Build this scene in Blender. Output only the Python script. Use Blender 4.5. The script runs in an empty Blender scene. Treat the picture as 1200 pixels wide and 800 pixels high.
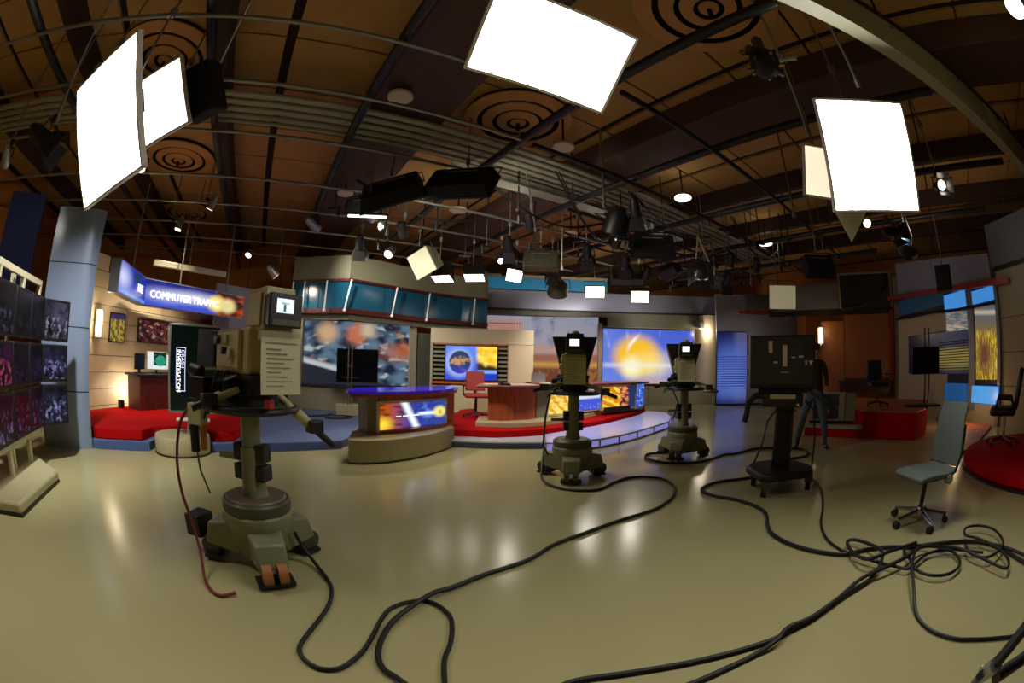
import bpy, bmesh, math, random
from mathutils import Vector, Matrix
random.seed(7)
sc = bpy.context.scene
COL = sc.collection
R = math.radians
PI = math.pi

# ---------------------------------------------------------------- camera (a 15 mm fisheye, 1.35 m above the floor)
CAM_H = 1.35
PITCH, ROLL = R(3.25), R(1.25)
cd = bpy.data.cameras.new('fisheye_camera')
cam = bpy.data.objects.new('fisheye_camera', cd)
COL.objects.link(cam)
sc.camera = cam
cd.type = 'PANO'
pano = cd if hasattr(cd, 'panorama_type') else cd.cycles
pano.panorama_type = 'FISHEYE_EQUISOLID'
pano.fisheye_lens = 15.3
pano.fisheye_fov = R(220)
cd.sensor_fit = 'HORIZONTAL'
cd.sensor_width, cd.sensor_height = 36, 24
cd.clip_start, cd.clip_end = 0.05, 100
fw = Vector((0, math.cos(PITCH), math.sin(PITCH)))
rt = Vector((1, 0, 0))
upv = rt.cross(fw)
r2 = rt * math.cos(ROLL) + upv * math.sin(ROLL)
u2 = upv * math.cos(ROLL) - rt * math.sin(ROLL)
M = Matrix((r2, u2, -fw)).transposed().to_4x4()
M.translation = (0, 0, CAM_H)
cam.matrix_world = M

# ---------------------------------------------------------------- world, exposure
w = bpy.data.worlds.new('studio_dark')
sc.world = w
w.use_nodes = True
w.node_tree.nodes['Background'].inputs[0].default_value = (0.02, 0.018, 0.015, 1)
w.node_tree.nodes['Background'].inputs[1].default_value = 0.3
vs = sc.view_settings
vs.view_transform = 'Standard'
vs.look = 'None'
vs.gamma = 1.0
vs.exposure = 0.0
vs.use_curve_mapping = False
cy = sc.cycles
cy.use_denoising = True
cy.max_bounces = 7
cy.diffuse_bounces = 4
cy.glossy_bounces = 4
cy.transmission_bounces = 6
cy.sample_clamp_indirect = 4.0
cy.caustics_reflective = False
cy.caustics_refractive = False

SOFT = 20.0      # radiance of the softbox diffusers
SOFT_OVERHEAD = 17.0
KSPOT = 2.5      # gain of every stage spotlight
# ---------------------------------------------------------------- mesh builder
class MB:
    def __init__(s):
        s.v, s.f, s.uv = [], [], {}
    def add(s, vs_, fs, X=None):
        o = len(s.v)
        s.v += [(X @ Vector(p)) if X is not None else Vector(p) for p in vs_]
        s.f += [tuple(i + o for i in f) for f in fs]
        return s
    def box(s, x0, x1, y0, y1, z0, z1, X=None):
        return s.add([(x0, y0, z0), (x1, y0, z0), (x1, y1, z0), (x0, y1, z0), (x0, y0, z1), (x1, y0, z1), (x1, y1, z1), (x0, y1, z1)],
                     [(3, 2, 1, 0), (4, 5, 6, 7), (0, 1, 5, 4), (1, 2, 6, 5), (2, 3, 7, 6), (3, 0, 4, 7)], X)
    def taper(s, x, z, y0, x2, z2, y1, X=None):          # frustum along y, half sizes
        return s.add([(-x, y0, -z), (x, y0, -z), (x2, y1, -z2), (-x2, y1, -z2), (-x, y0, z), (x, y0, z), (x2, y1, z2), (-x2, y1, z2)],
                     [(3, 2, 1, 0), (4, 5, 6, 7), (0, 1, 5, 4), (1, 2, 6, 5), (2, 3, 7, 6), (3, 0, 4, 7)], X)
    def cyl(s, p0, p1, r0, r1=None, n=12, cap=True):
        p0, p1 = Vector(p0), Vector(p1)
        r1 = r0 if r1 is None else r1
        q = (p1 - p0).to_track_quat('Z', 'Y').to_matrix()
        o = len(s.v)
        for p, r in ((p0, r0), (p1, r1)):
            for i in range(n):
                a = 2 * PI * i / n
                s.v.append(p + q @ Vector((r * math.cos(a), r * math.sin(a), 0)))
        for i in range(n):
            j = (i + 1) % n
            s.f.append((o + i, o + j, o + n + j, o + n + i))
        if cap:
            s.f.append(tuple(o + i for i in reversed(range(n))))
            s.f.append(tuple(o + n + i for i in range(n)))
        return s
    def tube(s, pts, r, n=8, closed=False):
        pts = [Vector(p) for p in pts]
        m = len(pts)
        o = len(s.v)
        prev = None
        for k, p in enumerate(pts):
            if closed:
                t = pts[(k + 1) % m] - pts[k - 1]
            else:
                t = pts[min(k + 1, m - 1)] - pts[max(k - 1, 0)]
            t.normalize()
            if prev is None:
                a = Vector((0, 0, 1)) if abs(t.z) < .9 else Vector((1, 0, 0))
                x = t.cross(a).normalized()
            else:
                x = (prev - t * prev.dot(t)).normalized()
            prev = x
            y = t.cross(x)
            for i in range(n):
                a = 2 * PI * i / n
                s.v.append(p + x * (r * math.cos(a)) + y * (r * math.sin(a)))
        for k in range(m if closed else m - 1):
            k2 = (k + 1) % m
            for i in range(n):
                j = (i + 1) % n
                s.f.append((o + k * n + i, o + k * n + j, o + k2 * n + j, o + k2 * n + i))
        if not closed:
            s.f.append(tuple(o + i for i in reversed(range(n))))
            s.f.append(tuple(o + (m - 1) * n + i for i in range(n)))
        return s
    def lathe(s, prof, n=24, X=None, closed=False):         # profile of (r, z) about local z
        o = len(s.v)
        m = len(prof)
        for r, z in prof:
            for i in range(n):
                a = 2 * PI * i / n
                p = Vector((r * math.cos(a), r * math.sin(a), z))
                s.v.append(X @ p if X is not None else p)
        for k in range(m if closed else m - 1):
            k2 = (k + 1) % m
            for i in range(n):
                j = (i + 1) % n
                s.f.append((o + k * n + i, o + k * n + j, o + k2 * n + j, o + k2 * n + i))
        if not closed:
            if prof[0][0] > 1e-5:
                s.f.append(tuple(o + i for i in reversed(range(n))))
            if prof[-1][0] > 1e-5:
                s.f.append(tuple(o + (m - 1) * n + i for i in range(n)))
        return s
    def prism(s, poly, z0, z1, X=None):
        a = sum(poly[i - 1][0] * poly[i][1] - poly[i][0] * poly[i - 1][1] for i in range(len(poly)))
        if a < 0:
            poly = poly[::-1]
        n = len(poly)
        vs_ = [(x, y, z0) for x, y in poly] + [(x, y, z1) for x, y in poly]
        fs = [tuple(reversed(range(n))), tuple(range(n, 2 * n))] + [(i, (i + 1) % n, n + (i + 1) % n, n + i) for i in range(n)]
        return s.add(vs_, fs, X)
    def strip(s, line, th, z0, z1):                          # wall of thickness th to the left (far side) of an open plan line
        n = len(line)
        L = [Vector((p[0], p[1])) for p in line]
        off = []
        for i in range(n):
            t = (L[min(i + 1, n - 1)] - L[max(i - 1, 0)]).normalized()
            off.append(L[i] + Vector((-t.y, t.x)) * th)
        return s.prism([tuple(p) for p in L] + [tuple(p) for p in reversed(off)], z0, z1)
    def sheet(s, line, z0, z1, zt=None):                      # printed face along a plan line, UV 0..1
        L = [Vector((p[0], p[1])) for p in line]
        d = [0]
        for i in range(1, len(L)):
            d.append(d[-1] + (L[i] - L[i - 1]).length)
        o = len(s.v)
        for p in L:
            s.v.append(Vector((p.x, p.y, z0)))
            s.v.append(Vector((p.x, p.y, z1)))
        for i in range(len(L) - 1):
            a, b = d[i] / d[-1], d[i + 1] / d[-1]
            s.uv[len(s.f)] = [(a, 0), (b, 0), (b, 1), (a, 1)]
            s.f.append((o + 2 * i, o + 2 * i + 2, o + 2 * i + 3, o + 2 * i + 1))
        return s
    def quad(s, a, b, c, d):
        s.uv[len(s.f)] = [(0, 0), (1, 0), (1, 1), (0, 1)]
        return s.add([a, b, c, d], [(0, 1, 2, 3)])
    def sph(s, c, r, n=12, m=8, sc_=(1, 1, 1)):
        X = Matrix.Translation(c) @ Matrix.Diagonal((sc_[0], sc_[1], sc_[2], 1))
        return s.lathe([(max(1e-6, r * math.sin(PI * k / m)), -r * math.cos(PI * k / m)) for k in range(m + 1)], n, X)

WM = {}
def name_mesh(name, mb, mat, X):
    me = bpy.data.meshes.new(name)
    me.from_pydata([X @ v for v in mb.v] if X is not None else mb.v, [], mb.f)
    for m_ in (mat if isinstance(mat, (list, tuple)) else [mat]):
        me.materials.append(m_)
    if mb.uv:
        ul = me.uv_layers.new(name='UVMap')
        for fi, uvs in mb.uv.items():
            p = me.polygons[fi]
            for k, li in enumerate(p.loop_indices):
                ul.data[li].uv = uvs[k]
    me.validate()
    me.shade_smooth()
    me.set_sharp_from_angle(angle=R(38))
    return me
def tag(o, label=None, cat=None, group=None, kind=None):
    if label: o['label'] = label
    if cat: o['category'] = cat
    if group: o['group'] = group
    if kind: o['kind'] = kind
    return o
def P(name, mb, mat, parent=None, label=None, kind=None, W=False, bev=0):      # one part = one mesh; W: the shape is given in world coordinates
    X = WM[parent.name].inverted() if (W and parent is not None) else None
    me = name_mesh(name, mb, mat, X)
    o = bpy.data.objects.new(name, me)
    COL.objects.link(o)
    if parent is not None:
        o.parent = parent
        WM[o.name] = WM[parent.name]
    else:
        WM[o.name] = Matrix.Identity(4)
    if bev:
        b = o.modifiers.new('bevel', 'BEVEL')
        b.width = bev
        b.segments = 2
        b.limit_method = 'ANGLE'
        b.angle_limit = R(40)
    return tag(o, label, None, None, kind)
def T(name, label, cat, loc=(0, 0, 0), rz=0, group=None, M=None):               # a thing: an Empty at its base that parents its parts
    o = bpy.data.objects.new(name, None)
    COL.objects.link(o)
    X = M if M is not None else Matrix.Translation(loc) @ Matrix.Rotation(rz, 4, 'Z')
    o.matrix_world = X
    o.empty_display_size = .1
    WM[o.name] = X
    return tag(o, label, cat, group)
def S(name, mb, mat, parent=None):                                                # a piece of the setting
    return P(name, mb, mat, parent, kind='structure' if parent is None else None, W=True)
def one(name, mb, mat, label, cat, group=None, kind=None, bev=0):                 # a thing that is a single mesh
    o = P(name, mb, mat, None, bev=bev)
    return tag(o, label, cat, group, kind)
def line_frame(A, B):                                                             # origin A, local x along A->B, local -y towards the camera side
    return dict(loc=(A[0], A[1], A[2] if len(A) > 2 else 0), rz=math.atan2(B[1] - A[1], B[0] - A[0]))
def aim(pos, target):                                                             # local -y looks at target, z up
    pos, target = Vector(pos), Vector(target)
    y = (pos - target).normalized()
    x = y.cross(Vector((0, 0, 1))).normalized()
    z = x.cross(y)
    X = Matrix((x, y, z)).transposed().to_4x4()
    X.translation = pos
    return X
def lamp(kind, parent, local, energy, color, size=.1, spot=60, blend=.5, target=None):
    ld = bpy.data.lights.new('lamp', kind)
    ld.energy = energy * (KSPOT if kind == 'SPOT' else 1)
    ld.color = color
    if kind == 'SPOT':
        ld.spot_size = R(spot)
        ld.spot_blend = blend
        ld.shadow_soft_size = size
    elif kind == 'AREA':
        ld.size = size
    else:
        ld.shadow_soft_size = size
    o = bpy.data.objects.new('lamp', ld)
    COL.objects.link(o)
    o.parent = parent
    X = Matrix.Translation(local) @ Matrix.Rotation(-PI / 2, 4, 'X')               # shines along local -y
    o.matrix_local = X
    return o

# ---------------------------------------------------------------- materials
def srgb(r, g, b):
    f = lambda c: (c / 255 / 12.92) if c / 255 <= .04045 else ((c / 255 + .055) / 1.055) ** 2.4
    return (f(r), f(g), f(b), 1)
MC = {}
def mat(name, rgb, rough=.5, metal=0, noise=0, scale=8, bump=0, spec=.5, coat=0, emit=0, trans=0):
    if name in MC:
        return MC[name]
    m = bpy.data.materials.new(name)
    m.use_nodes = True
    nt = m.node_tree
    b = nt.nodes['Principled BSDF']
    c = srgb(*rgb)
    b.inputs['Base Color'].default_value = c
    b.inputs['Roughness'].default_value = rough
    b.inputs['Metallic'].default_value = metal
    b.inputs['Specular IOR Level'].default_value = spec
    b.inputs['Coat Weight'].default_value = coat
    b.inputs['Transmission Weight'].default_value = trans
    if emit:
        b.inputs['Emission Color'].default_value = c
        b.inputs['Emission Strength'].default_value = emit
    if noise or bump:
        tc = nt.nodes.new('ShaderNodeTexCoord')
        n = nt.nodes.new('ShaderNodeTexNoise')
        n.inputs['Scale'].default_value = scale
        n.inputs['Detail'].default_value = 5
        nt.links.new(tc.outputs['Object'], n.inputs['Vector'])
        if noise:
            mx = nt.nodes.new('ShaderNodeMix')
            mx.data_type = 'RGBA'
            mx.inputs['A'].default_value = tuple(x * (1 - noise) for x in c[:3]) + (1,)
            mx.inputs['B'].default_value = tuple(min(1, x * (1 + noise)) for x in c[:3]) + (1,)
            nt.links.new(n.outputs['Fac'], mx.inputs['Factor'])
            nt.links.new(mx.outputs['Result'], b.inputs['Base Color'])
            mr = nt.nodes.new('ShaderNodeMapRange')
            mr.inputs['To Min'].default_value = max(0, rough - .08)
            mr.inputs['To Max'].default_value = min(1, rough + .08)
            nt.links.new(n.outputs['Fac'], mr.inputs['Value'])
            nt.links.new(mr.outputs['Result'], b.inputs['Roughness'])
        if bump:
            bp = nt.nodes.new('ShaderNodeBump')
            bp.inputs['Strength'].default_value = bump
            bp.inputs['Distance'].default_value = .01
            nt.links.new(n.outputs['Fac'], bp.inputs['Height'])
            nt.links.new(bp.outputs['Normal'], b.inputs['Normal'])
    MC[name] = m
    return m
def wood(name, rgb, rgb2, rough=.35, scale=3, axis=2):
    if name in MC:
        return MC[name]
    m = mat(name, rgb, rough)
    nt = m.node_tree
    b = nt.nodes['Principled BSDF']
    tc = nt.nodes.new('ShaderNodeTexCoord')
    mp = nt.nodes.new('ShaderNodeMapping')
    s = [scale * 6] * 3
    s[axis] = scale * .5
    mp.inputs['Scale'].default_value = s
    n = nt.nodes.new('ShaderNodeTexNoise')
    n.inputs['Scale'].default_value = 1
    n.inputs['Detail'].default_value = 6
    n.inputs['Distortion'].default_value = .6
    cr = nt.nodes.new('ShaderNodeValToRGB')
    cr.color_ramp.elements[0].color = srgb(*rgb2)
    cr.color_ramp.elements[0].position = .3
    cr.color_ramp.elements[1].color = srgb(*rgb)
    cr.color_ramp.elements[1].position = .7
    for a, c in ((tc.outputs['Object'], mp.inputs['Vector']), (mp.outputs['Vector'], n.inputs['Vector']), (n.outputs['Fac'], cr.inputs['Fac']), (cr.outputs['Color'], b.inputs['Base Color'])):
        nt.links.new(a, c)
    return m

class N:                                                        # tiny expression helper for printed and screen graphics
    def __init__(s, nt, k):
        s.nt, s.k = nt, k
    def _m(s, op, *a):
        n = s.nt.nodes.new('ShaderNodeMath')
        n.operation = op
        for i, x in enumerate((s,) + a):
            if isinstance(x, N): s.nt.links.new(x.k, n.inputs[i])
            else: n.inputs[i].default_value = x
        return N(s.nt, n.outputs[0])
    def __add__(s, o): return s._m('ADD', o)
    def __sub__(s, o): return s._m('SUBTRACT', o)
    def __mul__(s, o): return s._m('MULTIPLY', o)
    __radd__ = __add__
    __rmul__ = __mul__
    def __rsub__(s, o): return (s * -1) + o
    def abs(s): return s._m('ABSOLUTE')
    def sqrt(s): return s._m('SQRT')
    def sin(s): return s._m('SINE')
    def frac(s): return s._m('FRACT')
    def max(s, o): return s._m('MAXIMUM', o)
    def min(s, o): return s._m('MINIMUM', o)
    def step(s, a, b):                                          # 0 at a, 1 at b, smooth
        n = s.nt.nodes.new('ShaderNodeMapRange')
        n.interpolation_type = 'SMOOTHSTEP'
        flip = a > b
        n.inputs['From Min'].default_value, n.inputs['From Max'].default_value = (b, a) if flip else (a, b)
        n.inputs['To Min'].default_value, n.inputs['To Max'].default_value = (1, 0) if flip else (0, 1)
        s.nt.links.new(s.k, n.inputs['Value'])
        return N(s.nt, n.outputs['Result'])
def gfx(name, build, strength=1.0, rough=.25):
    m = bpy.data.materials.new(name)
    m.use_nodes = True
    nt = m.node_tree
    b = nt.nodes['Principled BSDF']
    tc = nt.nodes.new('ShaderNodeTexCoord')
    sp = nt.nodes.new('ShaderNodeSeparateXYZ')
    nt.links.new(tc.outputs['UV'], sp.inputs[0])
    u, v = N(nt, sp.outputs[0]), N(nt, sp.outputs[1])
    def mix(f, a, c):
        n = nt.nodes.new('ShaderNodeMix')
        n.data_type = 'RGBA'
        for k, x in (('Factor', f), ('A', a), ('B', c)):
            if isinstance(x, N): nt.links.new(x.k, n.inputs[k])
            elif isinstance(x, (int, float)): n.inputs[k].default_value = x
            else: n.inputs[k].default_value = srgb(*x)
        return N(nt, n.outputs['Result'])
    def noise(sx, sy, ofs=0, detail=3, rough_=.5):
        c = nt.nodes.new('ShaderNodeCombineXYZ')
        nt.links.new((u * sx).k, c.inputs[0])
        nt.links.new((v * sy).k, c.inputs[1])
        c.inputs[2].default_value = ofs
        n = nt.nodes.new('ShaderNodeTexNoise')
        n.inputs['Scale'].default_value = 1
        n.inputs['Detail'].default_value = detail
        n.inputs['Roughness'].default_value = rough_
        nt.links.new(c.outputs[0], n.inputs['Vector'])
        return N(nt, n.outputs['Fac'])
    def disc(cx, cy_, r, asp=1.0, soft=.02):
        d = (((u - cx) * asp) * ((u - cx) * asp) + (v - cy_) * (v - cy_)).sqrt()
        return d.step(r + soft, r - soft)
    def rect(x0, x1, y0, y1, e=.01):
        return u.step(x0 - e, x0 + e) * u.step(x1 + e, x1 - e) * v.step(y0 - e, y0 + e) * v.step(y1 + e, y1 - e)
    c = build(u, v, mix, noise, disc, rect)
    nt.links.new(c.k, b.inputs['Emission Color'])
    b.inputs['Emission Strength'].default_value = strength  # prints without a backlight glow too, their lighting put into the material
    d = mix(.93, c, (4, 4, 5))
    nt.links.new(d.k, b.inputs['Base Color'])
    b.inputs['Roughness'].default_value = rough
    MC[name] = m
    return m

M_floor = mat('floor_paint', (178, 171, 124), .2, noise=.10, scale=.9, spec=.4)
M_ceil = mat('ceiling_dark', (36, 24, 14), .9)
M_panel = mat('ceiling_panel_tan', (190, 148, 86), .85, noise=.15, scale=2)
M_beam = mat('ceiling_beam_brown', (64, 42, 30), .8)
M_duct = mat('duct_plum_brown', (84, 58, 46), .7)
M_wallbrown = mat('wall_brown', (214, 138, 60), .8, noise=.15, scale=1.5)
M_wallseam = mat('wall_seam', (60, 38, 20), .9)
M_black = mat('black_paint', (22, 22, 21), .45)
M_black2 = mat('black_matte', (13, 13, 13), .8)
M_rubber = mat('rubber_black', (17, 17, 16), .55)
M_steel = mat('galvanised_steel', (150, 152, 140), .4, metal=.8)
M_conduit = mat('conduit_grey_green', (158, 160, 136), .45, metal=.2)
M_chrome = mat('chrome', (205, 205, 205), .15, metal=1)
M_alu = mat('brushed_silver', (170, 172, 172), .35, metal=.8)
M_cream = mat('cream_paint', (205, 198, 165), .45)
M_creamcam = mat('cream_camera_shell', (178, 168, 124), .45, noise=.06, scale=20)
M_olive = mat('olive_grey_metal', (128, 130, 98), .42, noise=.1, scale=12)
M_olivedk = mat('olive_dark_metal', (74, 74, 54), .45)
M_paper = mat('paper_sheet', (200, 192, 158), .8)
M_white = mat('white_paint', (232, 230, 222), .4)
M_beige = mat('beige_set_paint', (186, 172, 142), .5, noise=.04, scale=3)
M_beigewarm = mat('beige_plank_paint', (206, 184, 146), .5, noise=.05, scale=3)
M_beigedk = mat('beige_set_paint_grey', (150, 144, 120), .5)
M_plinth = mat('plinth_khaki', (178, 170, 132), .45, noise=.04, scale=4)
M_greyset = mat('grey_set_paint', (128, 128, 128), .3, metal=.35)
M_greyfascia = mat('grey_fascia_satin', (146, 148, 168), .28, metal=.35)
M_greengrey = mat('green_grey_set_paint', (122, 120, 96), .45)
M_lavender = mat('lavender_grey_paint', (150, 152, 172), .5)
M_blueglass = mat('blue_glass_panel', (26, 82, 110), .18, spec=.6)
M_bluelit = mat('blue_panel_teal', (40, 130, 170), .3, emit=.25)
M_column = mat('blue_grey_satin', (138, 154, 182), .3, metal=.1)
M_carpetred = mat('red_carpet', (178, 12, 16), .95, noise=.12, scale=60, bump=.3, spec=.1)
M_carpetblue = mat('blue_carpet', (104, 118, 158), .95, noise=.1, scale=60, bump=.3, spec=.1)
M_bluestep = mat('blue_step_edge', (72, 94, 150), .5)
M_darkbluestep = mat('dark_slate_step', (58, 66, 82), .5)
M_stepwhite = mat('pale_step_top', (190, 190, 200), .4)
M_wood = wood('cherry_wood', (186, 92, 50), (146, 62, 32))
M_wooddk = wood('dark_mahogany', (92, 34, 26), (60, 20, 16))
M_woodfloor = wood('orange_wood_floor', (200, 114, 46), (160, 84, 30), rough=.6, axis=0)
M_purpleglass = mat('purple_glass_top', (58, 36, 190), .08, spec=.8, emit=.25)
M_copper = mat('copper_orange_panel', (150, 92, 52), .4, metal=.2)
M_tan = mat('tan_diffuser_paint', (206, 152, 90), .7)
M_redband = mat('dark_red_trim', (150, 40, 30), .5)
M_chairgrey = mat('chair_grey_fabric', (100, 110, 108), .85, noise=.06, scale=90)
M_navy = mat('navy_drape', (26, 40, 84), .9)
M_jeans = mat('grey_blue_denim', (84, 100, 112), .9)
M_shirt = mat('dark_brown_cloth', (60, 38, 28), .9)
M_skin = mat('skin', (190, 132, 100), .55)
M_hair = mat('dark_hair', (30, 22, 18), .6)
M_orangewheel = mat('amber_wheel', (168, 110, 58), .5)
M_redcab = mat('red_cable_sleeve', (120, 44, 30), .5)
M_redplast = mat('red_plastic', (190, 30, 24), .4)
M_amber = mat('amber_plastic', (220, 130, 20), .4)
M_wlit = mat('lit_lens_white', (255, 248, 232), .4, emit=3.5)
M_wdim = mat('lit_tube_white', (255, 250, 240), .4, emit=3)
M_pale = mat('pale_disc_lit', (255, 248, 225), .5, emit=3.5)
M_disc = mat('pale_disc', (206, 196, 166), .5)
M_vf = mat('viewfinder_picture', (236, 246, 248), .3, emit=1.3)
M_warm = mat('warm_lamp_glow', (255, 226, 170), .4, emit=3)
M_sign_white = mat('white_letters_lit', (250, 250, 255), .4, emit=1.6)
M_letters = mat('lavender_letters_lit', (205, 205, 245), .4, emit=1.2)
M_diffuse = mat('softbox_diffuser', (255, 252, 244), .6, emit=SOFT)
M_diffuse_top = mat('softbox_diffuser_overhead', (255, 252, 244), .6, emit=SOFT_OVERHEAD)
M_fabric = mat('softbox_silver_cloth', (190, 184, 168), .7)
M_acryl = mat('lavender_acrylic', (150, 150, 232), .15, emit=.55)
M_acryltop = mat('lavender_acrylic_top', (176, 176, 232), .2, emit=.22)
M_glass = mat('clear_shelf_glass', (210, 225, 220), .05, trans=.9)
M_bluebox = mat('blue_light_box', (64, 144, 224), .3, emit=.75)
M_bluebox2 = mat('blue_light_box_dim', (30, 92, 160), .3, emit=.4)
M_screenoff = mat('screen_off', (10, 13, 13), .12)
M_screendk = mat('screen_dark_green', (8, 20, 16), .14, emit=.3)

# ---------------------------------------------------------------- room shell (axes turned 32.7 degrees from the view)
TH = R(32.7)
UX = Vector((math.cos(TH), math.sin(TH), 0))
VX = Vector((-math.sin(TH), math.cos(TH), 0))
ROOM = Matrix((UX, VX, Vector((0, 0, 1)))).transposed().to_4x4()
U0, U1, V0, V1, CZ = -8.2, 17.2, -5.5, 15.6, 5.25
def room(mb):
    mb.v = [ROOM @ p for p in mb.v]
    return mb
floor = S('floor', room(MB().box(U0, U1, V0, V1, -.1, 0)), M_floor)
ceiling = S('ceiling', room(MB().box(U0, U1, V0, V1, CZ, CZ + .1)), M_ceil)
wall_back = S('wall_back', room(MB().box(U0 - .1, U1 + .1, V1, V1 + .1, 0, CZ)), M_wallseam)
wall_left = S('wall_left', room(MB().box(U0 - .1, U0, V0, V1, 0, CZ)), M_wallseam)
wall_right = S('wall_right', room(MB().box(U1, U1 + .1, V0, V1, 0, CZ)), M_wallseam)
wall_front = S('wall_front', room(MB().box(U0 - .1, U1 + .1, V0 - .1, V0, 0, CZ)), M_wallseam)
def instances(proto_mb, name, m, parent, placements):
    me = None
    for X in placements:
        if me is None:
            o = P(name, proto_mb, m, parent)
            me = o.data
        else:
            o = bpy.data.objects.new(name, me)
            COL.objects.link(o)
            o.parent = parent
            WM[o.name] = WM[parent.name]
        o.matrix_local = WM[parent.name].inverted() @ X
panels = []
cells = []
for i in range(10):
    for j in range(17):
        cells.append(ROOM @ Matrix.Translation((U0 + .35 + i * 2.48 + 1.2, V0 + .62 + j * 1.24, CZ)))
instances(MB().box(-1.17, 1.17, -.6, .6, -.05, -.002), 'ceiling_panel', M_panel, ceiling, cells)
pw = MB().box(-.6, .6, -.02, -.001, .02, CZ - .02)
instances(pw, 'wall_panel', M_wallbrown, wall_back, [ROOM @ Matrix.Translation((U0 + .6 + 1.22 * i, V1, 0)) for i in range(20)])
instances(pw, 'wall_panel', M_wallbrown, wall_left, [ROOM @ Matrix.Translation((U0, V0 + .6 + 1.22 * i, 0)) @ Matrix.Rotation(PI / 2, 4, 'Z') for i in range(17)])
instances(pw, 'wall_panel', M_wallbrown, wall_right, [ROOM @ Matrix.Translation((U1, V0 + .6 + 1.22 * i, 0)) @ Matrix.Rotation(-PI / 2, 4, 'Z') for i in range(17)])
for u_ in (-6.3, -3.6, -1.3, 8.1, 10.5, 13.0):
    S('beam', room(MB().box(u_ - .08, u_ + .08, V0, V1, CZ - .42, CZ - .05)), M_beam, ceiling)
for u_, w_, z_ in ((1.45, .55, 4.72), (5.25, .5, 4.78)):
    one('air_duct', room(MB().box(u_ - w_, u_ + w_, V0 + .5, V1 - .4, z_, z_ + .42)), M_duct, 'wide plum brown square duct under the ceiling, ' + ('left of the overhead softbox' if u_ < 3 else 'right of the overhead softbox'), 'duct', bev=.02)

# --- round air diffusers, each of four rings
def diffuser(u_, v_, label):
    c = ROOM @ Vector((u_, v_, 0))
    t = T('ceiling_diffuser', label, 'air diffuser', (c.x, c.y, CZ - .115), 0, 'round tan ceiling diffusers')
    for k, (ra, rb, z) in enumerate(((.84, .64, .0), (.56, .40, -.012), (.33, .18, -.024), (.12, .001, -.036))):
        P('ring', MB().lathe([(rb, z - .05), (ra, z - .02), (ra, z + .0), (rb, z - .035)], 40, closed=True), M_tan, t)
    P('neck', MB().lathe([(.001, .045), (.82, .045), (.82, .055), (.001, .055)], 36), M_black2, t)  # black disc behind the rings, stands for shadow in their gaps
    P('spindle', MB().cyl((0, 0, -.2), (0, 0, .03), .03, n=10).box(-.6, .6, -.012, .012, -.03, .0), M_black2, t)
diffuser(-2.3, 4.95, 'round tan ceiling diffuser directly behind the big left softbox')
diffuser(-2.5, 8.36, 'round tan ceiling diffuser beneath the folded second softbox on the left')
diffuser(3.2, 4.95, 'round tan ceiling diffuser just below the bright overhead softbox')
diffuser(3.25, 1.36, 'round tan ceiling diffuser at top edge, right of the overhead softbox')
diffuser(-2.85, 11.9, 'small far round tan ceiling diffuser above the curved blue sign')
diffuser(8.6, 8.36, 'dim far round tan ceiling diffuser beyond the black ducts on the right')

# --- lighting grid: pale pipes one way, black pipes the other way
GZ = 4.3
for i, (v_, ue) in enumerate(((3.15, 2.8), (4.25, 2.8), (5.52, 4.9), (7.15, 7.3), (8.6, 9.7), (10.0, 8.6), (11.4, 5.5), (12.8, 2.9))):
    g = one('grid_pipe', room(MB().cyl((U0 + .05, v_, GZ), (ue, v_, GZ), .026, n=10)), M_steel,
        'pale steel grid pipe running left to right, ' + ('nearest the camera', 'second from the camera', 'third from the camera', 'fourth from the camera', 'fifth from the camera', 'third from the far wall', 'second from the far wall', 'nearest the far wall')[i], 'pipe', 'pale pipes of the lighting grid')
for i, (u_, va, vb) in enumerate(((-3.6, -2, 15.4), (-1.25, -1.5, 15.4), (.75, -1, 15.4), (2.9, .5, 14.6), (5.0, -.8, 13.4), (7.4, -2.2, 12.2), (9.8, -2.0, 10.4), (12.2, 1.4, 8.6))):
    one('grid_pipe', room(MB().cyl((u_, va, GZ + .09), (u_, vb, GZ + .09), .06, n=10)), M_black,
        'thick black grid pipe running away from the camera, ' + ('leftmost of eight', 'second from the left', 'third from the left', 'fourth from the left', 'fourth from the right', 'third from the right', 'second from the right', 'rightmost of eight')[i], 'pipe', 'black pipes of the lighting grid')
for k in range(9):
    one('conduit', room(MB().cyl((U0 + .05, 4.98 + k * .096, 4.61 + .03 * (k % 2)), (13.5, 4.98 + k * .096, 4.61 + .03 * (k % 2)), .034, n=8)), M_conduit,
        'long grey green conduit in the bundle under the ceiling', 'conduit', 'conduits in the ceiling bundle')
one('cable_tray', room(MB().box(2.6, 9, 6.0, 6.4, 4.58, 4.62).box(2.6, 9, 6.0, 6.03, 4.58, 4.68).box(2.6, 9, 6.37, 6.4, 4.58, 4.68)), M_conduit,
    'wide grey cable tray beside the conduit bundle under the ceiling', 'cable tray')
bt = T('steel_beam', 'long pale grey steel beam crossing the top right corner of the ceiling', 'beam', (2.0, 1.74, 4.15))
P('web', MB().box(-.2, 7.2, -.03, .03, .02, .58), mat('beam_pale_green_grey', (170, 168, 140), .5), bt, W=False)
P('flange', MB().box(-.2, 7.2, -.08, .08, 0, .025), mat('beam_pale_green_grey', (170, 168, 140), .5), bt)
P('flange', MB().box(-.2, 7.2, -.08, .08, .58, .605), M_beam, bt)
P('joint_plate', MB().box(4.15, 4.42, -.045, -.03, .04, .56), M_cream, bt, 'paler joint plate')
for x in (.5, 1.7, 3.2, 4.6):
    P('bolt', MB().cyl((x, -.03, .5), (x, -.06, .5), .02, n=8), M_steel, bt)
for x in (1.0, 5.6):
    P('hanger_rod', MB().cyl((x, 0, .6), (x, 0, CZ - 4.2), .02, n=8), M_black, bt)

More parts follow.
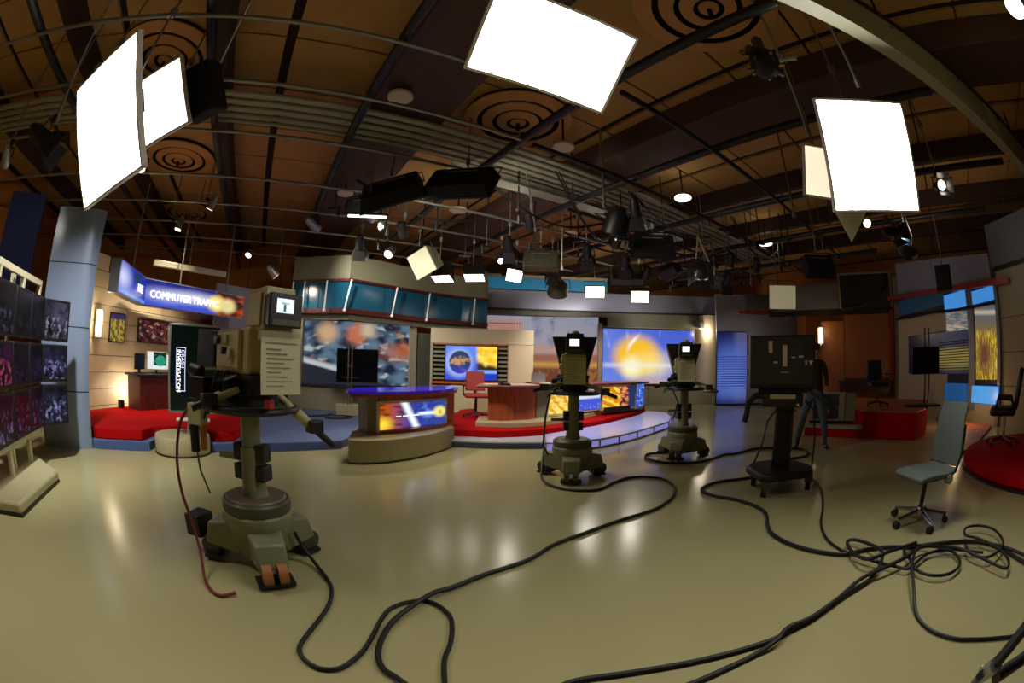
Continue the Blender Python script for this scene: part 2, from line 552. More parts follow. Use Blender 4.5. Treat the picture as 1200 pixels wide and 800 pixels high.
# ================================================================ graphics on screens and backdrops
def g_globe(u, v, mix, noise, disc, rect):
    c = mix((v * 0.7 + noise(3, 2) * .4), (20, 40, 190), (110, 150, 245))
    c = mix(disc(.26, .5, .40, 1.6, .14) * .75, c, (190, 210, 255))
    g = mix(noise(6, 4.5, 3).step(.45, .65), (40, 60, 92), (196, 150, 104))
    g = mix(v.step(.5, .2), g, (60, 60, 190))
    c = mix(disc(.28, .52, .34, 1.6, .03), c, g)
    y = mix(noise(5, 5, 1).step(.4, .7), (250, 190, 30), (255, 240, 110))
    dk = (v + noise(6, 3, 5) * .3 - .62 + (u - .8) * .2)
    y = mix(dk.step(.06, -.08), y, (60, 34, 30))
    y = mix(rect(.62, 1.1, .2, .3, .03), y, (120, 170, 250))
    y = mix(v.step(.2, .17), y, (30, 60, 190))
    return mix(u.step(.56, .66), c, y)
def g_big(u, v, mix, noise, disc, rect):
    c = mix((u * .5 + v * .4 + noise(2, 3) * .3), (110, 140, 226), (66, 92, 206))
    c = mix(noise(14, 2, 4).step(.55, .75) * .35, c, (200, 210, 250))
    c = mix(disc(.36, .5, .36, 1.5, .13), c, (250, 192, 26))
    c = mix(disc(.52, .34, .2, 1.0, .2) * .8, c, (255, 236, 150))
    c = mix(disc(.3, .3, .17, 1.9, .14), c, (255, 252, 205))
    c = mix(rect(.0, .95, .31, .37, .05) * .6, c, (240, 242, 255))
    arc = (((u - .62) * (u - .62) * 2.2 + (v - .45) * (v - .45)).sqrt() - .56).abs()
    c = mix(arc.step(.05, .0) * v.step(.5, .8) * u.step(.42, .3), c, (250, 250, 245))
    return mix(v.step(.16, .0) * u.step(.15, .5) * .5, c, (250, 180, 60))
def g_city(u, v, mix, noise, disc, rect):
    c = mix(noise(6, 5, 0, 1).step(.35, .65), (30, 42, 66), (110, 140, 166))
    c = mix(noise(9, 8, 2, 1).step(.56, .72), c, (200, 210, 214))
    c = mix(noise(5, 4, 8).step(.58, .7) * v.step(.3, .5), c, (190, 130, 90))
    c = mix(disc(.2, .82, .15, 1.8, .1), c, (236, 196, 150))
    c = mix(disc(.46, .8, .15, 1.8, .08), c, (226, 130, 92))
    c = mix(rect(.5, .62, .78, .98, .05), c, (240, 214, 180))
    c = mix(disc(.9, .55, .12, .7, .12) * .8, c, (216, 120, 70))
    d = v - (.36 - u * .42)
    c = mix(d.step(.10, .02) * d.step(-.06, 0) * u.step(.42, .3), c, (222, 230, 238))
    return mix(d.step(.0, -.05), c, (44, 48, 62))
def g_mural(u, v, mix, noise, disc, rect):
    c = mix(v.step(.1, .95), (214, 150, 120), (180, 184, 206))
    c = mix(noise(8, 4).step(.45, .7) * v.step(.55, .8) * u.step(.2, .6), c, (110, 116, 166))
    c = mix(rect(-.1, .32, .8, .95, .04) * .8, c, (232, 150, 120))
    c = mix(rect(.02, .3, .905, .915, .006), c, (110, 60, 50))
    c = mix(((u * 46).frac()).step(.3, .1) * v.step(.78, .8) * u.step(.42, .4) * u.step(.24, .27) * .5, c, (246, 236, 236))
    c = mix(rect(-.1, 1.1, .58, .64, .03), c, (232, 176, 160))
    c = mix(v.step(.58, .54), c, (186, 120, 94))
    c = mix(rect(-.1, 1.1, .42, .47, .03), c, (250, 190, 80))
    c = mix(v.step(.41, .38), c, (140, 82, 52))
    return mix(noise(22, 8, 5).step(.5, .6) * v.step(.4, .36) * .6, c, (212, 140, 80))
def g_desk(u, v, mix, noise, disc, rect):
    c = mix(u.step(.05, .5), (176, 76, 14), (40, 60, 150))
    c = mix(noise(4, 5).step(.45, .62) * u.step(.5, .2), c, (60, 22, 12))
    c = mix(disc(.02, .2, .24, 2.0, .2), c, (255, 216, 60))
    c = mix(noise(5, 3, 4).step(.5, .7) * u.step(.45, .6) * .7, c, (110, 150, 240))
    d = u + v * .18 - .52
    c = mix(d.abs().step(.09, .0), c, (240, 250, 255))
    c = mix(rect(.55, .93, .46, .58, .05) * .9, c, (246, 250, 255))
    c = mix(disc(.9, .55, .22, 2.2, .1), c, (236, 226, 130))
    return mix(disc(.91, .52, .1, 3.2, .05), c, (214, 176, 40))
def g_anchor1(u, v, mix, noise, disc, rect):
    a = ((u + v * .8) * 14 + noise(4, 4) * 14).sin()
    c = mix(a.step(-.9, .9), (236, 160, 30), (255, 230, 120))
    return mix(noise(5, 5, 3).step(.55, .7) * .6, c, (196, 96, 20))
def g_anchor2(u, v, mix, noise, disc, rect):
    c = mix(v.step(.5, .62), (70, 90, 220), (226, 232, 246))
    return mix(noise(9, 6).step(.5, .65) * v.step(.4, .2) * .6, c, (150, 176, 250))
def g_anchor3(u, v, mix, noise, disc, rect):
    a = ((u * .9 + v * 1.1) * 16 + noise(3, 3) * 10).sin()
    c = mix(a.step(-.2, .8), (226, 140, 16), (255, 224, 90))
    r = mix(noise(7, 6, 2).step(.42, .58), (84, 32, 40), (240, 150, 90))
    c = mix(u.step(.42, .55), c, r)
    return mix(u.step(.72, .82), c, (40, 52, 96))
def g_blueend(u, v, mix, noise, disc, rect):
    c = mix(noise(3, 5).step(.4, .65), (26, 66, 190), (90, 140, 240))
    return mix(noise(9, 9, 3).step(.58, .66), c, (220, 232, 255))
def g_sign1(u, v, mix, noise, disc, rect):
    c = mix(u.step(0, 1), (40, 60, 190), (20, 34, 140))
    c = mix(disc(.1, .52, .3, 1.5, .35), c, (214, 220, 255))
    c = mix(disc(.62, .74, .2, 1.6, .1), c, (18, 60, 80))
    return mix(v.step(.2, .05) * .7, c, (120, 160, 230))
def g_sign2(u, v, mix, noise, disc, rect):
    c = mix(v.step(.05, .9), (60, 80, 200), (22, 34, 130))
    c = mix(disc(.2, .48, .16, 1.3, .3), c, (206, 214, 255))
    c = mix(disc(.5, .55, .16, 1.1, .28), c, (236, 240, 255))
    c = mix(u.step(.66, .74), c, mix(noise(5, 2.5).step(.4, .65), (44, 16, 14), (200, 70, 20)))
    c = mix(disc(.7, .48, .32, 3.4, .14), c, (255, 236, 130))
    return mix(disc(.82, .45, .3, 3.6, .14), c, (226, 214, 150))
def g_poster1(u, v, mix, noise, disc, rect):
    c = mix(noise(5, 5).step(.4, .6), (120, 90, 20), (222, 200, 90))
    return mix(v.step(.75, .85), c, (56, 44, 110))
def g_poster2(u, v, mix, noise, disc, rect):
    c = mix(noise(6, 3, 0, 1).step(.4, .6), (40, 14, 16), (120, 50, 46))
    c = mix(noise(7, 5, 4, 1).step(.56, .68), c, (210, 150, 140))
    return mix(noise(9, 4, 7).step(.58, .62) * v.step(.5, .3), c, (30, 60, 50))
def g_multi(seed, c1, c2, lo=.5):
    def f(u, v, mix, noise, disc, rect):
        c = mix(noise(3, 3, seed).step(.3, .8), (10, 9, 16), c1)
        return mix(noise(7, 6, seed + 3, 1).step(lo, lo + .2) * v.step(.8, .4) * .8, c, c2)
    return f
def g_pc(u, v, mix, noise, disc, rect):
    c = mix(u.step(.3, .34) * v.step(.2, .25), (235, 245, 245), (16, 36, 40))
    c = mix(disc(.7, .5, .32, 1.2, .05), c, (40, 150, 110))
    return mix(noise(9, 9).step(.58, .62) * .5, c, (90, 200, 210))
def g_blind(u, v, mix, noise, disc, rect):
    c = mix(u.step(.45, .75), (16, 26, 96), (96, 100, 146))
    c = mix(disc(.45, .42, .34, .5, .3), c, (112, 146, 255))  # glow, lit right side and bottom fade are painted into the panel
    s_ = ((v * 30).frac() - .5).abs().step(.16, .08)
    c = mix(s_ * v.step(.7, .62) * v.step(.2, .25) * .8, c, (26, 36, 120))
    return mix(v.step(.12, .0) * .7, c, (30, 34, 80))
def g_sky(u, v, mix, noise, disc, rect):
    c = mix(noise(3, 9).step(.35, .7), (110, 116, 126), (186, 178, 172))
    return mix(v.step(.42, .2) * noise(3, 14, 2).step(.4, .6), c, (250, 226, 176))
def g_nightcity(u, v, mix, noise, disc, rect):
    c = mix(v.step(.55, .9), (150, 110, 24), (100, 104, 110))
    c = mix(noise(26, 7).step(.48, .62) * v.step(.7, .6), c, (246, 216, 70))
    c = mix(disc(.4, .34, .22, .8, .15), c, (110, 60, 36))
    return mix(rect(-.1, 1.1, .88, .93, .03) * .7, c, (240, 222, 190))
def g_nightblind(u, v, mix, noise, disc, rect):
    c = mix(u.step(.3, .75), (16, 20, 46), (30, 36, 84))
    city = disc(.78, .38, .26, .7, .14) * v.step(.72, .6)
    return mix(city, c, (214, 190, 76))
def g_low(u, v, mix, noise, disc, rect):
    c = mix(noise(4, 4).step(.4, .7), (16, 20, 30), (40, 46, 64))
    return mix(noise(6, 5, 4).step(.6, .68), c, (120, 70, 40))
def g_vf(u, v, mix, noise, disc, rect):
    c = mix(noise(3, 2).step(.3, .7), (200, 226, 232), (250, 255, 255))
    c = mix(rect(.4, .55, .1, .6, .05), c, (40, 66, 80))
    return mix(rect(.25, .75, .62, .72, .04) * .7, c, (60, 100, 110))
for nm, f, st in (('print_globe', g_globe, 1.0), ('print_big', g_big, .95), ('print_city', g_city, .6), ('print_mural', g_mural, .5), ('print_desk', g_desk, 1.1), ('print_anchor1', g_anchor1, .95),
                  ('print_anchor2', g_anchor2, .9), ('print_anchor3', g_anchor3, .95), ('print_blueend', g_blueend, .9), ('print_sign1', g_sign1, 1.0), ('print_sign2', g_sign2, 1.0), ('print_poster1', g_poster1, .5),
                  ('print_poster2', g_poster2, .5), ('screen_pc', g_pc, .9), ('blind_painted_glow', g_blind, .55), ('print_sky', g_sky, .45), ('print_nightcity', g_nightcity, .7), ('print_nightblind', g_nightblind, .28), ('screen_low', g_low, .12), ('screen_vf', g_vf, 1.2)):
    gfx(nm, f, st)
for k, (c1, c2, st) in enumerate((((34, 32, 44), (90, 88, 120), .35), ((26, 26, 36), (60, 60, 70), .3), ((110, 108, 140), (190, 190, 226), .4), ((90, 20, 84), (230, 90, 130), .35), ((24, 16, 34), (60, 40, 90), .3), ((60, 58, 96), (170, 170, 240), .42),
                                   ((40, 24, 58), (190, 150, 210), .22), ((50, 24, 60), (170, 110, 190), .2), ((54, 54, 96), (170, 176, 240), .5))):
    gfx('multi%d' % k, g_multi(k * 3.1, c1, c2, .5 if k != 3 else .45), st)

def text(body, size, m, parent, X, name='lettering', align='CENTER', ext=.004):
    cu = bpy.data.curves.new('t', 'FONT')
    cu.body = body
    cu.size = size
    cu.align_x = align
    cu.align_y = 'CENTER'
    cu.extrude = ext
    cu.resolution_u = 2
    o = bpy.data.objects.new('t', cu)
    COL.objects.link(o)
    me = bpy.data.meshes.new_from_object(o)
    bpy.data.objects.remove(o)
    me.transform(X)
    me.materials.clear()
    me.materials.append(m)
    o = bpy.data.objects.new(name, me)
    COL.objects.link(o)
    o.parent = parent
    WM[o.name] = WM[parent.name]
    return o
FACE = Matrix.Rotation(PI / 2, 4, 'X')                    # lettering standing up, facing local -y

# ================================================================ LEFT OF THE PICTURE
# --- stage platforms
notch = [(-4.85, 4.14), (-5.03, 4.5), (-4.86, 4.86), (-4.48, 5.0), (-4.13, 4.83)]
bs = [(-5.53, 3.51)] + notch + [(-2.6, 6.25), (-2.5, 6.95), (-1.5, 8.2), (-1.3, 13.2), (-6.5, 12.6), (-7.3, 9.6), (-7.38, 6.0), (-7.33, 5.0), (-7.17, 4.2), (-6.95, 3.6), (-6.3, 3.35)]
st = T('blue_stage', 'low blue carpeted stage with a slate blue front step, left half of the set', 'stage', (-4, 7, 0))
P('carpet', MB().prism(bs, .005, .12), M_carpetblue, st, W=True)
for ln in ([(-5.55, 3.49), (-4.87, 4.12)], [(-4.11, 4.82), (-2.58, 6.22)]):
    P('step_edge', MB().strip(ln, -.02, .004, .115), M_bluestep, st, 'slate blue front edge', W=True)
rp = [(-5.58, 3.58), (-5.0, 4.12)] + [(-5.14, 4.5), (-4.93, 4.95), (-4.5, 5.09), (-4.12, 4.94)] + [(-3.95, 5.2), (-4.7, 7.0), (-6.75, 8.1), (-7.36, 8.1), (-7.38, 6.0), (-7.33, 5.0), (-7.17, 4.2), (-6.95, 3.62), (-6.3, 3.65)]
one('red_platform', MB().prism(rp, .121, .27), M_carpetred, 'red carpeted platform on the blue stage in front of the beige plank wall', 'platform', bev=.015)

# --- blue grey column
col = T('set_column', 'tall blue grey satin column between the monitor rack and the beige plank wall', 'column', (-5.85, 3.1, 0))
cpl = [(-6.12, 2.80), (-5.98, 2.91), (-5.82, 3.06), (-5.68, 3.2), (-5.585, 3.31), (-5.56, 3.36), (-5.56, 3.47), (-5.9, 3.62), (-6.3, 3.3)]
def shrink(poly, k):
    c = Vector((sum(p[0] for p in poly) / len(poly), sum(p[1] for p in poly) / len(poly)))
    return [tuple(c + (Vector(p) - c) * k) for p in poly]
for z0, z1 in ((0, .75), (.765, 1.59), (1.605, 2.43), (2.445, 3.2)):
    P('column_section', MB().prism(cpl, z0, z1), M_column, col, W=True)
P('core', MB().prism(shrink(cpl, .97), .01, 3.19), M_black, col, W=True)

# --- left plank wall with ledge, posters, sconce
lw = T('plank_wall', 'curved beige plank wall with a narrow ledge behind the left desk', 'set wall', (-7.5, 6.5, 0))
wl = [(-7.05, 3.55), (-7.3, 4.2), (-7.46, 5.0), (-7.5, 6.0), (-7.5, 9.45)]
for k in range(10):
    z0 = .0 + k * .305
    P('plank', MB().strip(wl if k < 9 else wl[:3], .1, z0 + .006, z0 + .299), M_beigewarm, lw, W=True)
P('backing', MB().strip([(p[0] - .02, p[1]) for p in wl], .06, 0, 2.74), M_greengrey, lw, W=True)
P('ledge', MB().strip([(-7.42, 5.6), (-7.42, 9.4)], .08, 2.03, 2.09), M_beige, lw, W=True)
P('grey_cap', MB().strip([(-7.44, 8.2), (-7.44, 9.4)], .08, 2.2, 2.42), M_lavender, lw, W=True)
P('red_stripe', MB().strip([(-7.43, 8.3), (-7.43, 8.95)], .08, 2.1, 2.18), M_redband, lw, W=True)
F = dict(loc=(-7.48, 4.0, 0), rz=PI / 2)
def poster(nm, label, s0, s1, z0, z1, g):
    t = T(nm, label, 'poster', F['loc'], F['rz'])
    P('frame', MB().box(s0 - .02, s1 + .02, -.04, -.0, z0 - .02, z1 + .02), M_black, t)
    P('print', MB().quad((s0, -.043, z0), (s1, -.043, z0), (s1, -.043, z1), (s0, -.043, z1)), MC[g], t)
poster('framed_poster', 'small upright yellow and purple poster on the beige plank wall', 1.2, 1.6, 1.5, 2.01, 'print_poster1')
poster('framed_poster', 'wide dark red poster of figures on the beige plank wall', 2.06, 3.0, 1.54, 1.97, 'print_poster2')
t = T('wall_sconce', 'white lit wall sconce half hidden behind the blue grey column', 'wall lamp', (-7.36, 4.78, 1.55), R(78))
P('back_plate', MB().box(-.07, .07, -.04, -.01, -.03, .5), M_alu, t)
P('shade', MB().lathe([(.055, .0), (.075, .1), (.075, .42), (.06, .47)], 16, Matrix.Translation((0, -.09, 0))), M_warm, t)
lamp('POINT', t, (0, -.3, .3), 14, (1, .86, .62), .08)
t = T('floor_uplight', 'small bright uplight on red carpet by the foot of the plank wall', 'lamp', (-7.24, 5.72, .27))
P('housing', MB().cyl((0, 0, 0), (0, 0, .14), .06), M_alu, t)
P('lens', MB().cyl((0, 0, .14), (0, 0, .16), .05), M_wlit, t)
lamp('POINT', t, (.05, 0, .3), 16, (1, .9, .72), .05)
one('floor_box', MB().box(-7.24, -7.14, 5.3, 5.42, .271, .42), M_black, 'small black box on the red carpet against the plank wall', 'box', bev=.01)

# --- left desk and its screens
dk = T('side_desk', 'dark mahogany desk on the red platform below the wide red poster', 'desk', (-6.85, 6.1, .27), R(81))
P('front_panel', MB().box(-.58, .6, -.3, -.27, 0, .62), M_wooddk, dk)
P('side_panel', MB().box(-.58, -.55, -.27, .25, 0, .62), M_wooddk, dk)
P('side_panel', MB().box(.57, .6, -.27, .25, 0, .62), M_wooddk, dk)
P('top', MB().box(-.64, .66, -.34, .3, .62, .665), M_black, dk, bev=.006)
def monitor(label, loc, rz, wd, ht, g, tilt=0):
    t = T('desktop_monitor', label, 'monitor', loc, R(rz))
    P('bezel', MB().box(-wd / 2 - .015, wd / 2 + .015, -.02, .02, .07, .07 + ht + .03), M_cream if g == 'screen_pc' else M_black, t, bev=.005)
    P('screen', MB().quad((-wd / 2, -.022, .085), (wd / 2, -.022, .085), (wd / 2, -.022, .085 + ht), (-wd / 2, -.022, .085 + ht)), MC[g], t)
    P('foot', MB().box(-.1, .1, -.07, .07, 0, .012).box(-.025, .025, -.01, .03, .012, .1), M_black, t)
monitor('slim dark monitor turned edge on at the left end of mahogany desk', (-6.88, 5.66, .935), 100, .3, .27, 'screen_low')
monitor('bright monitor with green map picture in the middle of mahogany desk', (-6.8, 6.1, .935), 62, .44, .32, 'screen_pc')
monitor('green monitor half hidden by the black upright screen at the mahogany desk end', (-6.75, 6.58, .935), 75, .36, .28, 'screen_pc')

# --- curved hanging sign
sg = T('hanging_sign', 'long bent blue illuminated sign hanging from three poles above the plank wall', 'sign', (-6.6, 6.0, 2.16))
s1, s2, s3 = (-5.86, 4.18), (-6.83, 5.64), (-6.1, 8.3)
P('housing', MB().strip([s1, s2, s3], .2, 2.19, 2.71), M_alu, sg, W=True)
P('left_panel', MB().sheet([(s1[0] + .012, s1[1] + .012), (s2[0] + .014, s2[1])], 2.21, 2.69), MC['print_sign1'], sg, W=True)
P('right_panel', MB().sheet([(s2[0] + .014, s2[1]), (s3[0] + .014, s3[1])], 2.21, 2.69), MC['print_sign2'], sg, W=True)
e1 = (Vector((s2[0], s2[1], 0)) - Vector((s1[0], s1[1], 0)))
a1 = math.atan2(e1.y, e1.x)
e2 = Vector((s3[0] - s2[0], s3[1] - s2[1], 0))
a2 = math.atan2(e2.y, e2.x)
def on_line(p, ang, s, d, z):
    return WM[sg.name].inverted() @ (Matrix.Translation((p[0], p[1], 0)) @ Matrix.Rotation(ang, 4, 'Z') @ Matrix.Translation((s, -d, z)) @ FACE)
text('LIVE', .2, M_sign_white, sg, on_line(s1, a1, 1.3, .03, 2.43))
text('COMMUTER', .2, M_sign_white, sg, on_line(s2, a2, .66, .03, 2.42))
text('TRAFFIC', .2, M_sign_white, sg, on_line(s2, a2, 1.62, .03, 2.42))
for p in ((-6.42, 4.9), (-6.62, 6.5), (-6.28, 7.8)):
    P('hanger_pole', MB().cyl((p[0], p[1], 2.7), (p[0], p[1], GZ), .016, n=8), M_steel, sg, W=True)
ls = T('strip_light', 'cream strip fixture hanging above the curved blue sign', 'strip light', (-7.2, 6.1, 3.06), math.atan2(1.7, .9))
P('tray', MB().box(0, 1.87, -.06, .06, 0, .12), M_cream, ls, bev=.01)
P('hanger_pole', MB().cyl((.9, 0, .12), (.9, 0, CZ - 3.16), .012, n=8), M_steel, ls)
gw = T('flat_panel_wall', 'tall plain lavender grey set wall behind the foreground camera', 'set wall', (-7.0, 8.3, 0), math.atan2(2.4, 1))
P('left_panel', MB().box(0, 1.29, 0, .1, .121, 3.06), M_lavender, gw)
P('right_panel', MB().box(1.31, 2.72, 0, .1, .121, 3.06), M_lavender, gw)
one('wall_drape', MB().box(-9.5, -8.5, 3.1, 3.15, 2.2, 4.1, Matrix.Translation((-9, 3.1, 0)) @ Matrix.Rotation(R(50), 4, 'Z') @ Matrix.Translation((9, -3.1, 0))), M_navy,
    'dark navy drape on the brown wall at the left edge', 'drape')

# --- upright screen reading CRASH INVESTIGATION on its round base
rb = T('round_plinth', 'low round khaki plinth in front of the red platform', 'plinth', (-4.47, 4.52, 0))
P('drum', MB().lathe([(.0, .01), (.43, .01), (.44, .03), (.44, .22), (.425, .25), (0, .25)], 40), M_plinth, rb)
P('base_trim', MB().lathe([(.445, 0), (.45, 0), (.45, .02), (.445, .02)], 40, closed=True), M_black, rb)
tv = T('upright_screen', 'upright black screen with silver frame showing CRASH INVESTIGATION on its side', 'screen', (-4.56, 4.37, .25), math.atan2(.5, .6))
P('frame', MB().box(-.02, .8, -.03, .05, .30, 1.50), M_alu, tv, bev=.008)
P('glass', MB().box(.012, .768, -.036, -.03, .335, 1.47), M_screendk, tv)
P('outline_box', MB().box(.105, .112, -.042, -.036, .62, 1.18).box(.243, .25, -.042, -.036, .6, 1.18).box(.105, .25, -.042, -.036, 1.173, 1.18).box(.105, .25, -.042, -.036, .595, .602), M_letters, tv)
ROT = Matrix.Rotation(-PI / 2, 4, 'Z')
text('CRASH', .078, M_letters, tv, Matrix.Translation((.207, -.04, 1.15)) @ FACE @ ROT, align='LEFT')
text('INVESTIGATION', .078, M_sign_white, tv, Matrix.Translation((.146, -.04, 1.15)) @ FACE @ ROT, align='LEFT')
P('post', MB().cyl((.27, .02, 0), (.27, .02, .32), .018), M_chrome, tv)
P('post', MB().cyl((.42, .02, 0), (.42, .02, .32), .018), M_chrome, tv)
P('shelf', MB().box(.1, .62, -.06, .1, .195, .225), M_white, tv, bev=.004)
P('side_case', MB().box(.3, 1.0, .06, .28, .45, 1.46), M_black, tv, 'black equipment case behind the screen')

# --- monitor rack at the left edge
fr = line_frame((-4.5, 1.53), (-4.93, 2.0))
rk = T('monitor_rack', 'cream wheeled stand carrying nine monitors at the left edge', 'monitor stand', fr['loc'], fr['rz'])
bp = [(-.75, -.42), (.38, -.50), (.46, -.44), (1.15, .25), (1.18, .45), (1.05, .6), (-.75, .62)]
P('base', MB().prism(bp, .015, .12), M_plinth, rk, bev=.03)
P('base_trim', MB().prism(shrink(bp, 1.005), 0, .03), M_black, rk)
for x in (0, .64):
    P('post', MB().box(x - .03, x + .03, -.02, .03, .12, .46), M_cream, rk)
P('bottom_rail', MB().box(-.5, 1.0, -.05, .05, .38, .43), M_cream, rk)
P('top_rail', MB().box(-.4, 1.0, -.03, .03, 1.97, 2.03), M_cream, rk)
for x in (-.33, .38, .97):
    P('top_bracket', MB().box(x - .025, x + .025, -.03, .03, 1.86, 1.98), M_cream, rk)
P('back_post', MB().box(.2, .27, .06, .11, .12, 1.98), M_cream, rk)
k = 0
rows = ((1.385, 1.855, 'top'), (.93, 1.35, 'middle'), (.44, .90, 'bottom'))
for z0, z1, rn in rows:
    for ci, (s0, s1) in enumerate(((-.42, .04), (.06, .56), (.58, 1.06))):
        if ci == 0:
            s0 = -.5
        cn = ('nearest', 'middle', 'further')[ci]
        t = T('rack_monitor', 'black monitor in the %s row of the left rack, %s' % (rn, ('cut by the picture edge', 'beside the edge one', 'next to the angled one')[ci]), 'monitor', fr['loc'], fr['rz'], 'monitors on the left rack')
        P('bezel', MB().box(s0, s1, -.10, -.05, z0, z1).box(s0 + .05, s1 - .05, -.05, .0, z0 + .05, z1 - .05), M_black, t, bev=.008)
        P('screen', MB().quad((s0 + .03, -.103, z0 + .035), (s1 - .03, -.103, z0 + .035), (s1 - .03, -.103, z1 - .03), (s0 + .03, -.103, z1 - .03)), MC['multi%d' % ((0, 1), (3, 4), (6, 7))[('top', 'middle', 'bottom').index(rn)][min(1, max(0, ci - 0)) if ci < 2 else 1]], t)
    X = Matrix.Translation(fr['loc']) @ Matrix.Rotation(fr['rz'], 4, 'Z') @ Matrix.Translation((1.08, -.04, 0)) @ Matrix.Rotation(R(-42), 4, 'Z')
    t = T('rack_monitor', 'pale lit angled monitor at the right end of the %s row of the left rack' % rn, 'monitor', M=X, group='monitors on the left rack')
    P('bezel', MB().box(.02, .46, -.06, -.01, z0, z1), M_black, t, bev=.008)
    P('screen', MB().quad((.05, -.063, z0 + .035), (.43, -.063, z0 + .035), (.43, -.063, z1 - .03), (.05, -.063, z1 - .03)), MC['multi%d' % (2 + 3 * ('top', 'middle', 'bottom').index(rn))], t)
    P('arm', MB().box(-.1, .3, -.012, .02, (z0 + z1) / 2 - .02, (z0 + z1) / 2 + .02), M_black, t)

# ================================================================ PAVILION WITH THE CITY PICTURE
pv = T('pavilion_wall', 'green grey pavilion with a blue glass balcony band around the blurred city picture', 'set wall', (-3.5, 11, .12))
bl = [(-5.65, 9.88), (-3.98, 9.84), (-3.3, 10.7), (-2.45, 11.75), (-1.5, 12.55), (-.75, 12.95)]
P('upper_wall', MB().strip(bl, .12, 3.33, 3.95), M_greengrey, pv, W=True)
P('lower_rail', MB().strip([(p[0] + .02, p[1] - .06) for p in bl], .26, 2.5, 2.62), M_wooddk, pv, W=True)
P('upper_rail', MB().strip([(p[0] + .02, p[1] - .06) for p in bl], .2, 3.29, 3.35), M_wooddk, pv, W=True)
for i in range(len(bl) - 1):
    a, b = Vector(bl[i]), Vector(bl[i + 1])
    n = 2 if i in (0,) else 1
    for j in range(n):
        p, q = a + (b - a) * (j / n + .006), a + (b - a) * ((j + 1) / n - .006)
        P('glass_panel', MB().strip([tuple(p), tuple(q)], .06, 2.62, 3.29), M_blueglass, pv, W=True)
for (x, y), lean in (((-5.55, 9.83), 0), ((-5.2, 9.82), 0), ((-4.55, 9.8), 0), ((-3.98, 9.76), .12), ((-3.1, 10.9), .1), ((-2.35, 11.78), .06), ((-1.15, 12.68), .04)):
    P('rod', MB().cyl((x, y - .12, 2.55), (x + lean, y - .06, 3.3), .022, n=8).sph((x, y - .12, 2.55), .045, 8, 6), M_white, pv, W=True)
P('soffit_band', MB().strip([(p[0], p[1] + .1) for p in bl], .15, 2.36, 2.5), M_greengrey, pv, W=True)
sl = [(-5.3, 10.12), (-4.1, 10.42), (-3.3, 11.1), (-2.75, 11.68)]
P('picture', MB().sheet(sl, .74, 2.36), MC['print_city'], pv, 'blurred blue and orange city picture', W=True)
P('picture_back', MB().strip([(p[0], p[1] + .01) for p in sl], .05, .7, 2.4), M_black, pv, W=True)
P('left_jamb', MB().box(-5.62, -5.3, 10.0, 10.15, .125, 2.4), M_greengrey, pv, W=True)
P('right_jamb', MB().strip([(-2.78, 11.58), (-2.62, 11.75)], .1, .125, 2.4), M_beigedk, pv, W=True)
P('dark_panel', MB().strip([(-2.6, 11.8), (-1.95, 12.2)], .06, .125, 2.2), mat('dark_green_grey_panel', (66, 68, 56), .5), pv, 'dark grey panel right of the picture', W=True)
P('fill_wall', MB().strip([(-2.0, 12.35), (-.8, 13.0)], .1, .125, 2.5), M_greengrey, pv, W=True)
P('base_box', MB().prism([(-5.6, 9.8), (-4.0, 9.86), (-3.9, 10.3), (-4.1, 10.45), (-5.6, 10.1)], .125, .70), M_beigedk, pv, W=True, bev=.01)
P('base_box', MB().prism([(-3.92, 10.22), (-2.75, 11.35), (-2.9, 11.8), (-4.05, 10.6)], .125, .64), M_beigedk, pv, W=True, bev=.01)
P('base_cap', MB().prism([(-5.63, 9.76), (-3.97, 9.82), (-3.87, 10.3), (-4.1, 10.5), (-5.63, 10.14)], .70, .73), M_black, pv, W=True)
fr = line_frame((-3.75, 9.4), (-2.8, 9.8))
ps = T('pole_screen', 'black screen on twin chrome poles and a khaki block before the city picture', 'screen', (fr['loc'][0], fr['loc'][1], .12), fr['rz'])
P('block', MB().box(-.25, .53, -.2, .25, 0, .24), M_plinth, ps, bev=.01)
P('pole', MB().cyl((.03, -.1, .24), (.03, -.1, 1.68), .016), M_chrome, ps)
P('pole', MB().cyl((.11, -.1, .24), (.11, -.1, 1.68), .016), M_chrome, ps)
P('shelf', MB().cyl((.07, -.1, .86), (.07, -.1, .875), .2, n=20), M_glass, ps)
P('screen', MB().box(-.25, .73, .0, .06, .75, 1.52), M_screenoff, ps, bev=.01)
P('bracket', MB().box(.0, .14, -.1, .0, 1.1, 1.16), M_black, ps)

# ================================================================ CURVED FRONT DESK
pl_ = T('desk_plinth', 'curved khaki plinth under the purple topped front desk', 'plinth', (-1.6, 6.1, 0))
pp = [(-2.17, 5.5), (-2.1, 5.3), (-1.9, 5.34), (-1.65, 5.52), (-1.4, 5.8), (-1.18, 6.2), (-1.02, 6.65), (-.92, 7.08), (-1.25, 7.9), (-2.38, 6.25)]
P('body', MB().prism(pp, .015, .33), M_plinth, pl_, W=True, bev=.015)
P('base_trim', MB().prism(shrink(pp, 1.004), 0, .02), M_black, pl_, W=True)
fd = T('front_desk', 'curved wooden desk with a purple glass top and a glowing orange and blue front panel', 'desk', (-1.6, 6.6, .33))
fa, fb = Vector((-1.87, 5.93)), Vector((-1.1, 7.08))
P('left_block', MB().prism([(-2.0, 5.82), (-1.86, 5.9), (-2.08, 6.5), (-2.3, 6.25)], .331, .86), M_greengrey, fd, W=True)
P('body', MB().prism([(-1.86, 5.95), (-1.6, 6.3), (-1.35, 6.68), (-1.12, 7.08), (-.97, 7.42), (-1.25, 7.75), (-2.05, 6.5)], .36, .90), M_wood, fd, W=True)
